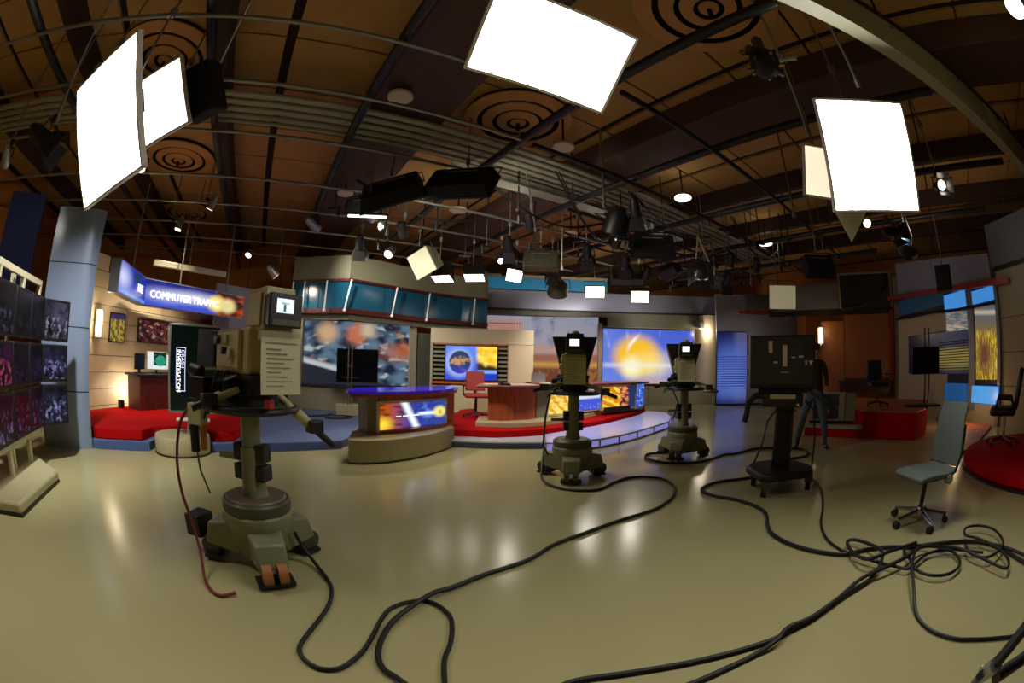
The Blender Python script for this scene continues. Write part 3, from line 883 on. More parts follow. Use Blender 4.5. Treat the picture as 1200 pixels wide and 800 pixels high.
P('skirt', MB().prism([(-1.93, 5.84), (-1.6, 6.12), (-1.3, 6.5), (-1.07, 6.95), (-.95, 7.4), (-1.25, 7.75), (-2.0, 6.4)], .331, .38), M_wood, fd, W=True)
e = (fb - fa).normalized()
nn = Vector((e.y, -e.x))
f0, f1 = fa + nn * .03, fb + nn * .03
P('panel_frame', MB().strip([tuple(f0 - e * .05), tuple(f1 + e * .05)], .05, .345, .80), M_cream, fd, W=True)
g0, g1 = f0 + nn * .012, f1 + nn * .012
P('light_panel', MB().sheet([tuple(g0), tuple(g1)], .385, .765), MC['print_desk'], fd, 'glowing orange and blue panel', W=True)
ang = math.atan2(e.y, e.x)
X = WM[fd.name].inverted() @ Matrix.Translation((g0.x + nn.x * .004, g0.y + nn.y * .004, 0)) @ Matrix.Rotation(ang, 4, 'Z')
mb = MB()
for i in range(17):
    if i not in (4, 9):
        mb.box(.30 + i * .028, .316 + i * .028, -.004, 0, .56, .574, X)
P('small_lettering', mb, M_sign_white, fd, 'row of tiny white lettering', kind='stuff')
tp = [(-2.14, 5.42), (-1.98, 5.48), (-1.72, 5.66), (-1.45, 5.98), (-1.2, 6.4), (-1.02, 6.9), (-.9, 7.4), (-1.05, 7.85), (-1.35, 7.9), (-2.35, 6.35), (-2.3, 5.75)]
P('under_top', MB().prism(shrink(tp, .97), .88, .915), M_wood, fd, W=True)
P('glass_top', MB().prism(tp, .92, .955), M_purpleglass, fd, 'purple glass top', W=True)

# ================================================================ CENTRE STAGE
cs = T('centre_stage', 'round red carpeted dais with pale step carrying the main anchor desk', 'stage', (1.2, 10, 0))
stp = [(-1.0, 6.97), (-.25, 6.95), (.5, 7.02), (1.1, 7.5), (.6, 8.6), (-1.2, 8.6)]
P('step', MB().prism(stp, .005, .095), M_darkbluestep, cs, 'dark slate step', W=True)
P('step_top', MB().prism(stp, .096, .12), M_stepwhite, cs, W=True)
dp = [(-1.15, 7.38), (-.3, 7.36), (.2, 7.5), (.65, 7.76), (1.0, 8.05), (1.42, 8.48), (1.95, 9.05), (2.4, 9.62), (2.85, 10.2), (3.3, 10.85), (3.75, 11.7), (4.0, 12.5), (2.8, 13.9), (-.3, 12.3), (-1.25, 10.7), (-1.25, 8.2)]
P('dais', MB().prism(dp, .125, .24), M_carpetred, cs, 'red carpet', W=True, bev=.012)
ac = T('light_step', 'lavender glowing acrylic step curving round the front right of the red dais', 'light step', (2.4, 8.6, 0))
ao = [(.56, 6.72), (.85, 6.78), (1.15, 6.9), (1.5, 7.08), (1.92, 7.42), (2.4, 7.9), (2.95, 8.52), (3.54, 9.2), (3.95, 10.1), (4.2, 11.2)]
ai = [(.62, 7.6), (.98, 7.98), (1.45, 8.44), (2.0, 9.02), (2.45, 9.6), (2.9, 10.18), (3.35, 10.83), (3.8, 11.68)]
for i in range(len(ao) - 1):
    a, b = Vector(ao[i]), Vector(ao[i + 1])
    d = (b - a).normalized() * .02
    P('front_panel', MB().strip([tuple(a + d), tuple(b - d)], .03, .025, .14), M_acryl, ac, W=True)
P('end_panel', MB().strip([(.60, 7.55), (.56, 6.76)], .03, .025, .14), M_acryl, ac, W=True)
P('top_panel', MB().prism(shrink(ao + ai[::-1], .995), .142, .158), M_acryltop, ac, W=True)
P('top_rim', MB().tube([(p[0], p[1], .15) for p in [(.60, 7.6)] + ao], .018, 6), M_alu, ac, W=True)
P('bottom_rim', MB().tube([(p[0], p[1], .018) for p in [(.60, 7.6)] + ao], .018, 6), M_alu, ac, W=True)
for p in ao:
    P('upright', MB().cyl((p[0], p[1], .02), (p[0], p[1], .15), .022, n=8), M_alu, ac, W=True)

# --- main anchor desk
ap = T('anchor_plinth', 'curved khaki plinth on the red dais under the anchor desk', 'plinth', (1, 9, .24))
po = [(-.62, 7.75), (.03, 7.68), (.55, 7.98), (1.03, 8.42), (1.55, 9.15), (2.0, 9.85), (2.7, 10.5), (3.5, 11.2)]
pi_ = [(3.3, 11.7), (2.4, 11.1), (1.6, 10.3), (1.0, 9.6), (.3, 8.9), (-.62, 8.6)]
P('body', MB().prism(po + pi_, .241, .34), M_plinth, ap, W=True, bev=.01)
ad = T('anchor_desk', 'long curved cherry wood anchor desk with glowing yellow and blue front panels', 'desk', (1, 9.3, .34))
P('wood_front', MB().prism([(-.42, 8.0), (-.1, 7.98), (.34, 8.22), (.48, 8.42), (.2, 8.75), (-.42, 8.5)], .341, .96), M_wood, ad, W=True)
P('grey_panel', MB().prism([(.5, 8.45), (.72, 8.72), (.6, 8.9), (.35, 8.72)], .341, .9), M_greengrey, ad, W=True)
def glow(a, b, z0, z1, g, nm, lab):
    a, b = Vector(a), Vector(b)
    e = (b - a).normalized()
    P('panel_frame', MB().strip([tuple(a), tuple(b)], .06, z0 - .04, z1 + .03), M_cream, ad, W=True)
    n_ = Vector((e.y, -e.x)) * .008
    P(nm, MB().sheet([tuple(a + n_ + e * .03), tuple(b + n_ - e * .03)], z0, z1), MC[g], ad, lab, W=True)
glow((.74, 8.72), (1.3, 9.05), .39, .86, 'print_anchor1', 'light_panel', 'glowing yellow panel')
glow((1.34, 9.08), (2.06, 9.82), .42, .86, 'print_anchor2', 'light_panel', 'glowing blue and white panel')
glow((2.1, 9.86), (3.14, 10.62), .39, .9, 'print_anchor3', 'light_panel', 'glowing yellow and orange panel')
glow((3.16, 10.64), (3.52, 11.1), .36, .94, 'print_blueend', 'light_panel', 'bright blue end panel')
P('inner_case', MB().prism([(.62, 8.86), (1.28, 9.14), (2.02, 9.9), (3.1, 10.72), (3.45, 11.15), (3.2, 11.5), (2.2, 10.8), (1.4, 10.0), (.5, 9.2)], .341, .9), M_wood, ad, W=True)
P('low_box', MB().prism([(2.2, 9.85), (2.95, 10.4), (2.9, 10.46), (2.15, 9.92)], .341, .43), M_black, ad, W=True)
dtop = [(-.62, 7.8), (.0, 7.74), (.5, 8.05), (.85, 8.55), (1.35, 8.9), (2.15, 9.68), (3.2, 10.5), (3.62, 11.05), (3.4, 11.65), (2.5, 11.2), (1.5, 10.4), (.6, 9.4), (-.1, 8.85), (-.62, 8.7)]
P('top', MB().prism(dtop, .96, 1.0), M_wood, ad, W=True, bev=.008)
P('front_moulding', MB().tube([(p[0], p[1], .975) for p in dtop[:8]], .022, 8), M_wooddk, ad, W=True)
for i, (x, y, rz) in enumerate(((-.35, 8.05, 20), (.0, 8.15, -10), (.28, 8.25, 35), (.75, 8.85, 15))):
    one('paper_stack', MB().box(-.15, .15, -.11, .11, 1.001, 1.018, Matrix.Translation((x, y, 0)) @ Matrix.Rotation(R(rz), 4, 'Z')), M_white,
        ('white script papers at the left end of anchor desk', 'white script papers beside the black phone on anchor desk', 'white script papers at the bend of anchor desk', 'white script papers behind the middle studio camera on anchor desk')[i], 'papers', 'papers on the anchor desk')
t = T('desk_phone', 'black phone hanging at the front edge of anchor desk among papers', 'phone', (-.12, 7.9, 1.001), R(20))
P('body', MB().box(-.1, .1, -.07, .07, 0, .04), M_black, t, bev=.01)
P('handset', MB().box(-.09, -.045, -.08, .08, .04, .07), M_black, t, bev=.01)
t = T('laptop', 'open black laptop on the anchor desk left of the middle studio camera', 'laptop', (.5, 9.0, 1.001), R(-150))
P('keyboard', MB().box(-.17, .17, -.12, .12, 0, .02), M_black, t)
P('lid', MB().box(-.17, .17, .11, .125, .01, .23), M_alu, t)

# --- chairs behind the anchor desk
def desk_chair(name, label, loc, rz, cm, top=1.18):
    t = T(name, label, 'chair', loc, R(rz))
    zb = loc[2]
    P('seat', MB().box(-.25, .25, -.25, .25, .42, .5), cm, t, bev=.03)
    P('backrest', MB().add([(-.22, -.24, .55), (.22, -.24, .55), (.2, -.33, top - zb), (-.2, -.33, top - zb), (-.22, -.19, .55), (.22, -.19, .55), (.2, -.27, top - zb), (-.2, -.27, top - zb)],
                           [(3, 2, 1, 0), (4, 5, 6, 7), (0, 1, 5, 4), (1, 2, 6, 5), (2, 3, 7, 6), (3, 0, 4, 7)]), cm, t, bev=.025)
    P('back_stem', MB().box(-.03, .03, -.25, -.2, .45, .6), M_black, t)
    P('column', MB().cyl((0, 0, .08), (0, 0, .42), .03), M_black, t)
    for k in range(5):
        a = k * 2 * PI / 5 + .3
        P('leg', MB().cyl((0, 0, .1), (.28 * math.cos(a), .28 * math.sin(a), .06), .022, .016, 8).sph((.28 * math.cos(a), .28 * math.sin(a), .03), .03, 8, 6), M_black, t)
    for s in (-1, 1):
        P('armrest', MB().box(s * .27 - .03, s * .27 + .03, -.2, .12, .66, .69).cyl((s * .27, -.05, .45), (s * .27, -.05, .66), .015, n=8), M_black, t, bev=.008)
    return t
desk_chair('anchor_chair', 'red chair behind the left end of anchor desk before the globe screen', (-.75, 9.35, .24), 190, M_redband, 1.22)
one('side_block', MB().box(-1.58, -.85, 11.0, 11.3, .125, .82), M_plinth, 'plain khaki block between the front desk and the red chair', 'block', bev=.01)
one('paper_box', MB().box(-.82, -.52, 10.3, 10.55, .241, .62), M_cream, 'small cream box on the red dais behind the red chair', 'box', bev=.01)

# --- beige wall with the globe screen
fr = line_frame((-2.15, 11.6), (1.0, 11.9))
bw = T('screen_wall', 'beige frame wall holding the globe screen between dark louvres', 'set wall', fr['loc'], fr['rz'])
P('top_panel', MB().box(-.05, 2.76, 0, .15, 1.93, 2.34), M_beige, bw, bev=.008)
P('right_panel', MB().box(2.07, 2.76, 0, .15, .26, 1.925), M_beige, bw, bev=.008)
P('lower_panel', MB().box(.0, 2.06, .02, .15, .26, .80), M_beige, bw)
P('shelf', MB().box(.0, 2.07, -.08, .12, .84, .90), M_wood, bw)
P('lintel', MB().box(.05, 2.07, -.02, .12, 1.89, 1.93), M_wood, bw)
P('back_panel', MB().box(.0, 2.06, .13, .15, .8, 1.93), M_black, bw)
P('end_stile', MB().box(-.05, .02, -.01, .15, .26, 1.93), M_beigedk, bw)
for k in range(8):
    z = .95 + k * .12
    P('louvre', MB().box(.03, .34, .02, .1, z, z + .05), M_greengrey, bw)
    P('louvre', MB().box(1.80, 2.05, .02, .1, z, z + .05), M_greengrey, bw)
gs = T('globe_screen', 'bright wall screen showing a blue globe beside a yellow picture', 'screen', fr['loc'], fr['rz'])
P('bezel', MB().box(.35, 1.79, -.03, .09, .92, 1.88), M_black, gs)
P('picture', MB().quad((.375, -.033, .95), (1.765, -.033, .95), (1.765, -.033, 1.86), (.375, -.033, 1.86)), MC['print_globe'], gs)

# --- curved backdrop: mural, grey fascia, blue strip, big screen wall
mu = T('skyline_mural', 'tall curved skyline mural in pink and orange behind the beige wall', 'mural', (1, 15.8, 0))
ml = [(-.95, 15.75), (.2, 15.85), (1.4, 15.85), (2.5, 15.75), (3.15, 15.6)]
P('print', MB().sheet(ml, .05, 3.19), MC['print_mural'], mu, W=True)
P('backing', MB().strip([(p[0], p[1] + .01) for p in ml], .06, .0, 3.19), M_greengrey, mu, W=True)
fa_ = T('curved_fascia', 'long curved grey satin fascia band above the mural and the big screen', 'fascia', (3.5, 15.4, 3.2))
fl = [(-.95, 15.3), (.5, 15.5), (2.0, 15.6), (3.5, 15.58), (5.0, 15.5), (6.4, 15.36), (7.3, 15.2), (8.1, 15.0)]
P('grey_band', MB().strip(fl, .12, 3.42, 4.08), M_greyfascia, fa_, W=True)
P('black_strip', MB().strip([(p[0], p[1] - .02) for p in fl], .2, 3.36, 3.42), M_black, fa_, W=True)  # solid black strip under the grey band
P('lower_band', MB().strip([(p[0], p[1] + .08) for p in fl], .12, 2.92, 3.36), M_greengrey, fa_, W=True) if False else P('lower_band', MB().strip([(p[0], p[1] + .08) for p in fl[3:]], .12, 2.86, 3.36), M_greengrey, fa_, W=True)
P('thin_lower_band', MB().strip([(p[0], p[1] + .08) for p in fl[:4]], .12, 3.2, 3.36), M_greengrey, fa_, W=True)
P('lit_blue_strip', MB().strip([(p[0], p[1] + .1) for p in fl[:4]], .1, 4.14, 4.55), M_bluelit, fa_, W=True)
P('blue_strip_cap', MB().strip([(p[0], p[1] + .02) for p in fl[:4]], .2, 4.55, 4.66), M_beige, fa_, W=True)
P('left_post', MB().box(-1.05, -.93, 15.2, 15.5, 2.9, 4.7), M_beigedk, fa_, W=True)
bg = T('big_screen_wall', 'beige wall around the big yellow and blue screen with a round end column', 'set wall', (5.6, 15.5, 0))
P('wall', MB().box(3.17, 7.0, 15.52, 15.6, .6, 2.86), M_beige, bg, W=True)
P('frame_left', MB().box(3.1, 3.24, 15.36, 15.52, .62, 2.95), M_beige, bg, W=True)
P('base_panel', MB().box(3.2, 5.0, 15.3, 15.6, .0, .6), M_beigedk, bg, W=True)
P('base_panel', MB().box(5.02, 6.6, 15.3, 15.6, .0, .6), M_beigedk, bg, W=True)
P('base_panel', MB().box(6.62, 7.95, 15.15, 15.6, .0, .5), M_beigedk, bg, W=True)
P('end_column', MB().prism([(7.05, 15.5)] + [(7.55 + .42 * math.cos(a), 15.3 + .42 * math.sin(a) * .8) for a in [PI + k * PI / 8 for k in range(9)]] + [(7.97, 15.6), (7.05, 15.6)], .5, 3.36), M_beige, bg, W=True)
bsn = T('big_screen', 'big wall screen with a golden globe burst on blue behind the far camera', 'screen', (5.1, 15.4, .7))
P('bezel', MB().box(3.24, 6.93, 15.4, 15.51, .72, 2.82), M_black, bsn, W=True)
P('picture', MB().quad((3.28, 15.396, .78), (6.89, 15.396, .78), (6.89, 15.396, 2.77), (3.28, 15.396, 2.77)), MC['print_big'], bsn, W=True)
t = T('wall_downlight', 'small warm downlight at the top of the beige end column', 'lamp', (7.1, 15.1, 2.85))
P('can', MB().cyl((0, 0, 0), (0, 0, .22), .12, n=16), M_alu, t)
P('lens', MB().cyl((0, 0, -.012), (0, 0, 0), .1, n=16), M_warm, t)
P('bracket', MB().box(-.02, .02, 0, .2, .16, .2), M_black, t)
lamp('POINT', t, (.1, -.25, -.15), 22, (1, .88, .66), .08)

# ================================================================ RIGHT SIDE
fr = line_frame((7.55, 14.45), (10.3, 14.0))
rw = T('grey_side_wall', 'lavender grey set wall with dark red stripe and a blue louvred panel', 'set wall', fr['loc'], fr['rz'])
P('wall_panel', MB().box(1.18, 3.5, 0, .1, 0, 3.36), M_lavender, rw)
P('upper_panel', MB().box(-.1, 1.17, 0.02, .1, 2.72, 4.1), M_lavender, rw)
P('upper_panel', MB().box(1.18, 4.4, 0.02, .1, 3.5, 4.15), M_greyset, rw)
P('red_stripe', MB().box(.86, 4.4, -.03, .02, 3.38, 3.5), M_redband, rw)
P('blue_panel', MB().quad((-.08, -.01, .05), (1.15, -.01, .05), (1.15, -.01, 2.68), (-.08, -.01, 2.68)), MC['blind_painted_glow'], rw, 'blue louvred panel with a painted glow')
P('panel_back', MB().box(-.1, 1.17, 0, .1, 0, 2.7), M_black, rw)
P('skirting', MB().box(-.1, 3.5, -.03, 0, 0, .06), M_black, rw)
for k in range(14):
    P('slat', MB().box(.1, 1.12, -.03, -.015, .62 + k * .09, .636 + k * .09), mat('blue_slat', (52, 70, 190), .4), rw)
fr = line_frame((8.9, 12.9), (12.4, 9.7))
cw = T('copper_wall', 'copper orange panel wall under a dark arched frame', 'set wall', fr['loc'], fr['rz'])
P('side_panel', MB().box(1.95, 2.82, 0, .1, .2, 2.9), M_copper, cw)
P('main_panel', MB().box(2.84, 4.62, .03, .1, 1.0, 3.1), M_copper, cw)
P('edge_post', MB().box(4.64, 4.8, -.05, .1, 0, 3.2), M_redband, cw)
P('white_post', MB().box(4.86, 5.1, -.05, .1, 0, 4.3), M_beigedk, cw)
P('dark_valance', MB().box(.0, 4.8, -.02, .1, 3.12, 3.3), M_black, cw)
P('upper_frame', MB().box(2.7, 2.76, -.06, .05, 3.3, 4.5).box(4.74, 4.8, -.06, .05, 3.3, 4.5).box(2.7, 4.8, -.06, .05, 4.44, 4.5), M_beigedk, cw)
P('upper_dark_panel', MB().box(2.76, 4.74, 0, .04, 3.3, 4.44), mat('dark_grey_panel', (46, 46, 46), .4), cw)
P('arch', MB().tube([(2.8 + 1.8 * math.sin(a) , -.03, 3.3 + 1.05 * (1 - math.cos(a))) for a in [k * PI / 2 / 8 for k in range(9)]], .07, 8), mat('dark_grey_panel', (46, 46, 46), .4), cw)
P('left_upper_panel', MB().box(.3, 2.66, .0, .06, 3.3, 4.2), M_greyset, cw)
P('counter', MB().box(2.6, 4.6, -.5, 0, .86, .92), M_black, cw)
P('counter_front', MB().box(2.65, 4.55, -.45, 0, .5, .86), M_wooddk, cw)
t = T('wall_sconce', 'warm upright wall sconce glowing beside the prompter cart', 'wall lamp', (10.05, 11.3, 2.1), fr['rz'])
P('back_plate', MB().box(-.08, .08, -.03, .0, -.05, .6), M_black, t)
P('shade', MB().box(-.09, .09, -.14, -.03, .05, .55), M_warm, t, bev=.02)
P('finial', MB().sph((0, -.07, -.02), .04, 8, 6), M_chrome, t)
lamp('POINT', t, (.1, -.35, .5), 9, (1, .72, .4), .08)

# --- red desk area on the right
rdp = T('right_red_stage', 'low red stage with a beige lip behind the prompter cart on the right', 'stage', (7.5, 6.6, 0))
P('lower_dais', MB().prism([(5.9, 7.1), (6.22, 6.58), (6.62, 5.98), (7.05, 5.6), (8.5, 7.0), (7.6, 8.8)], .005, .17), M_carpetred, rdp, W=True)
P('lip', MB().prism([(5.88, 7.1), (6.2, 6.55), (6.62, 5.95), (6.8, 6.1), (6.4, 6.7), (6.1, 7.25)], .172, .24), M_beigedk, rdp, W=True)
P('upper_dais', MB().prism([(6.68, 5.95), (7.32, 4.98), (8.1, 5.2), (10.3, 6.6), (9.6, 9.0), (8.0, 8.6)], .01, .5), M_carpetred, rdp, W=True)
P('dais_top', MB().prism([(6.7, 5.98), (7.34, 5.02), (8.1, 5.24), (10.25, 6.65), (9.55, 8.9), (8.0, 8.5)], .501, .52), M_woodfloor, rdp, W=True)
fr = line_frame((6.35, 7.0), (7.25, 6.25))
ds = T('desk_screen', 'low desk screen in silver frame on the right red stage', 'screen', (6.12, 6.95, .25), math.atan2(-.75, .85))
P('frame', MB().box(-.2, .62, -.04, .05, .05, .62), M_alu, ds, bev=.008)
P('picture', MB().quad((-.1, -.045, .09), (.48, -.045, .09), (.48, -.045, .58), (-.1, -.045, .58)), MC['screen_low'], ds)
P('side_panel', MB().box(.62, .86, -.02, .05, .05, .6), M_greengrey, ds)
P('foot', MB().box(-.15, .82, -.05, .2, 0, .05), M_black, ds)
desk_chair('guest_chair', 'black high backed chair on the right red stage by the hanging pole screen', (7.75, 6.55, .52), 150, mat('black_blue_leather', (26, 32, 40), .4), 1.5)
t = T('pole_screen', 'dark flat screen on a twin black pole on the right red stage', 'screen', (8.55, 5.55, .52), math.atan2(-1.2, 1.5))
P('base', MB().box(-.55, .35, -.2, .25, 0, .04), M_black, t)
P('pole', MB().cyl((-.05, .0, .04), (-.05, .0, 1.62), .02), M_black, t)
P('pole', MB().cyl((.06, .0, .04), (.06, .0, 1.62), .02), M_black, t)
P('screen', MB().box(-.42, .32, -.08, -.02, .66, 1.22), M_screenoff, t, bev=.01)
P('bracket', MB().box(-.08, .08, -.03, .0, .85, 1.0), M_black, t)

# --- window wall
fr = line_frame((12.0, 9.2), (10.3, 4.1))
ww = T('window_wall', 'set wall with night skyline windows, blue light boxes and a dark red valance', 'set wall', fr['loc'], fr['rz'])
P('left_panel', MB().box(.15, .8, 0, .1, 0, 2.85), M_beige, ww)
P('sill_panel', MB().box(.8, 3.0, 0, .1, 0, 1.13), M_beige, ww)
P('head_panel', MB().box(.8, 3.0, 0, .1, 2.24, 2.75), M_beige, ww)
P('foot_panel', MB().box(3.0, 5.4, 0, .1, 0, .46), M_beigedk, ww)
P('post', MB().box(4.08, 4.33, -.06, .1, .3, 3.1), M_greyset, ww)
P('post', MB().box(5.3, 5.42, -.06, .1, 0, 3.1), M_greyset, ww)
P('night_blind', MB().quad((.8, -.01, 1.13), (4.06, -.01, 1.13), (4.06, -.01, 2.18), (.8, -.01, 2.24)), MC['print_nightblind'], ww, 'dark blue blind with a yellow city behind')
P('cloud_picture', MB().quad((3.0, -.01, 2.2), (4.07, -.01, 2.16), (4.07, -.01, 2.62), (3.0, -.01, 2.7)), MC['print_sky'], ww)
P('city_picture', MB().quad((4.36, -.01, 1.0), (5.28, -.01, 1.0), (5.28, -.01, 2.6), (4.36, -.01, 2.7)), MC['print_nightcity'], ww, 'golden city night picture under grey cloud')
P('window_backing', MB().box(.8, 5.4, .01, .1, .46, 3.4), M_black, ww)
for k in range(12):
    P('blind_slat', MB().box(2.6, 4.04, -.045, -.02, 1.2 + k * .066, 1.222 + k * .066), M_black, ww)
P('top_light_box', MB().box(.35, 3.0, -.06, .0, 2.9, 3.35), mat('teal_dark_panel', (24, 60, 84), .3, emit=.2), ww, 'dim teal top strip')
P('top_light_box', MB().box(3.02, 4.06, -.06, .0, 2.68, 3.12), M_bluebox, ww, 'bright blue top box')
P('top_light_box', MB().box(4.36, 5.28, -.06, .0, 2.72, 3.02), M_bluebox, ww, 'bright blue top box')
P('curved_rail', MB().tube([(.2, -.1, 2.80), (1.2, -.14, 2.80), (2.4, -.14, 2.76), (3.6, -.12, 2.68), (5.3, -.08, 2.64)], .04, 8), M_black, ww)
P('low_light_box', MB().box(3.02, 4.04, -.12, .0, .48, .9), M_bluebox2, ww, 'dim blue low box')
P('low_light_box', MB().box(4.3, 5.4, -.12, .0, .48, .86), M_bluebox, ww, 'bright blue low box')
def slab(x0, x1, y0, y1, za0, za1, zb0, zb1):                  # a board whose height changes from one end to the other
    return MB().add([(x0, y0, za0), (x1, y0, zb0), (x1, y1, zb0), (x0, y1, za0), (x0, y0, za1), (x1, y0, zb1), (x1, y1, zb1), (x0, y1, za1)],
                    [(3, 2, 1, 0), (4, 5, 6, 7), (0, 1, 5, 4), (1, 2, 6, 5), (2, 3, 7, 6), (3, 0, 4, 7)])
P('valance', slab(-.1, 5.6, -.25, .1, 3.44, 3.56, 2.98, 3.12).add([(5.6, -.25, 2.98), (5.95, -.1, 2.95), (5.6, .1, 2.98), (5.6, -.25, 3.12), (5.95, -.1, 3.1), (5.6, .1, 3.12)], [(0, 2, 1), (3, 4, 5), (0, 1, 4, 3), (1, 2, 5, 4)]), M_redband, ww)
P('upper_panel', slab(.3, 2.5, 0, .1, 3.5, 4.55, 3.32, 4.2), M_lavender, ww)
P('upper_panel', slab(2.52, 5.2, 0, .1, 3.3, 4.2, 3.08, 3.75), M_lavender, ww)
lamp('POINT', ww, (4.75, -.95, .6), 16, (1, .62, .28), .1)
fr = line_frame((10.32, 4.12), (9.55, .2))
rwl = T('panel_wall', 'greenish beige panelled set wall at the right edge under a grey header', 'set wall', fr['loc'], fr['rz'])
for z0, z1 in ((0, .86), (.875, 1.56), (1.575, 2.28), (2.295, 3.3)):
    for s0, s1 in ((0, 1.9), (1.915, 3.95)):
        P('panel', MB().box(s0, s1, 0, .1, z0, z1), M_beigedk, rwl)
P('header', MB().box(-.05, 3.95, -.04, .12, 3.4, 4.35), mat('blue_grey_header', (98, 104, 112), .5), rwl)
P('black_backing', MB().box(0, 3.95, .04, .1, 0, 4.2), M_black, rwl)  # black board behind the panels, seen through their joints
# --- wood plank ramp and round red dais
wp = T('wood_floor_patch', 'orange wood plank floor in front of the night windows', 'wood floor', (8.8, 4.8, 0))
for k in range(12):
    a, b = k / 12 + .003, (k + 1) / 12 - .003
    p = [Vector((6.5 + 4.3 * q, 3.55 + 3.0 * q)) for q in (a, b)]
    q_ = [Vector((7.05 + 3.15 * q, 3.34 + .9 * q)) for q in (a, b)]
    P('plank', MB().prism([tuple(p[0]), tuple(p[1]), tuple(q_[1]), tuple(q_[0])], .004, .05), M_woodfloor, wp, W=True)
rd = T('round_red_dais', 'round red carpeted dais at the right edge carrying a black chair', 'stage', (6.95, 1.45, 0))
P('carpet', MB().lathe([(0, .01), (1.72, .01), (1.78, .06), (1.78, .16), (1.72, .2), (0, .2)], 64), M_carpetred, rd)
P('base_trim', MB().lathe([(1.78, 0), (1.80, 0), (1.80, .03), (1.78, .03)], 64, closed=True), M_black, rd)
ec = T('executive_chair', 'black leather chair with chrome star base on the round red dais', 'chair', (6.95, 2.62, .2), R(20))
P('backrest', MB().add([(-.26, -.25, .5), (.26, -.25, .5), (.24, -.36, 1.08), (-.24, -.36, 1.08), (-.26, -.14, .5), (.26, -.14, .5), (.24, -.27, 1.08), (-.24, -.27, 1.08)],
                       [(3, 2, 1, 0), (4, 5, 6, 7), (0, 1, 5, 4), (1, 2, 6, 5), (2, 3, 7, 6), (3, 0, 4, 7)]), M_black, ec, bev=.04)
P('seat', MB().box(-.28, .28, -.22, .3, .42, .54), M_black, ec, bev=.05)
for s in (-1, 1):
    P('armrest', MB().tube([(s * .29, -.2, .5), (s * .33, -.12, .66), (s * .33, .15, .68), (s * .31, .2, .5)], .025, 8), M_black, ec)
P('column', MB().cyl((0, 0, .08), (0, 0, .42), .035), M_chrome, ec)
for k in range(5):
    a = k * 2 * PI / 5
    P('leg', MB().cyl((0, 0, .11), (.33 * math.cos(a), .33 * math.sin(a), .07), .03, .018, 8), M_chrome, ec)
    P('caster', MB().cyl((.33 * math.cos(a) - .02, .33 * math.sin(a), .03), (.33 * math.cos(a) + .02, .33 * math.sin(a), .03), .03, n=10), M_black, ec)

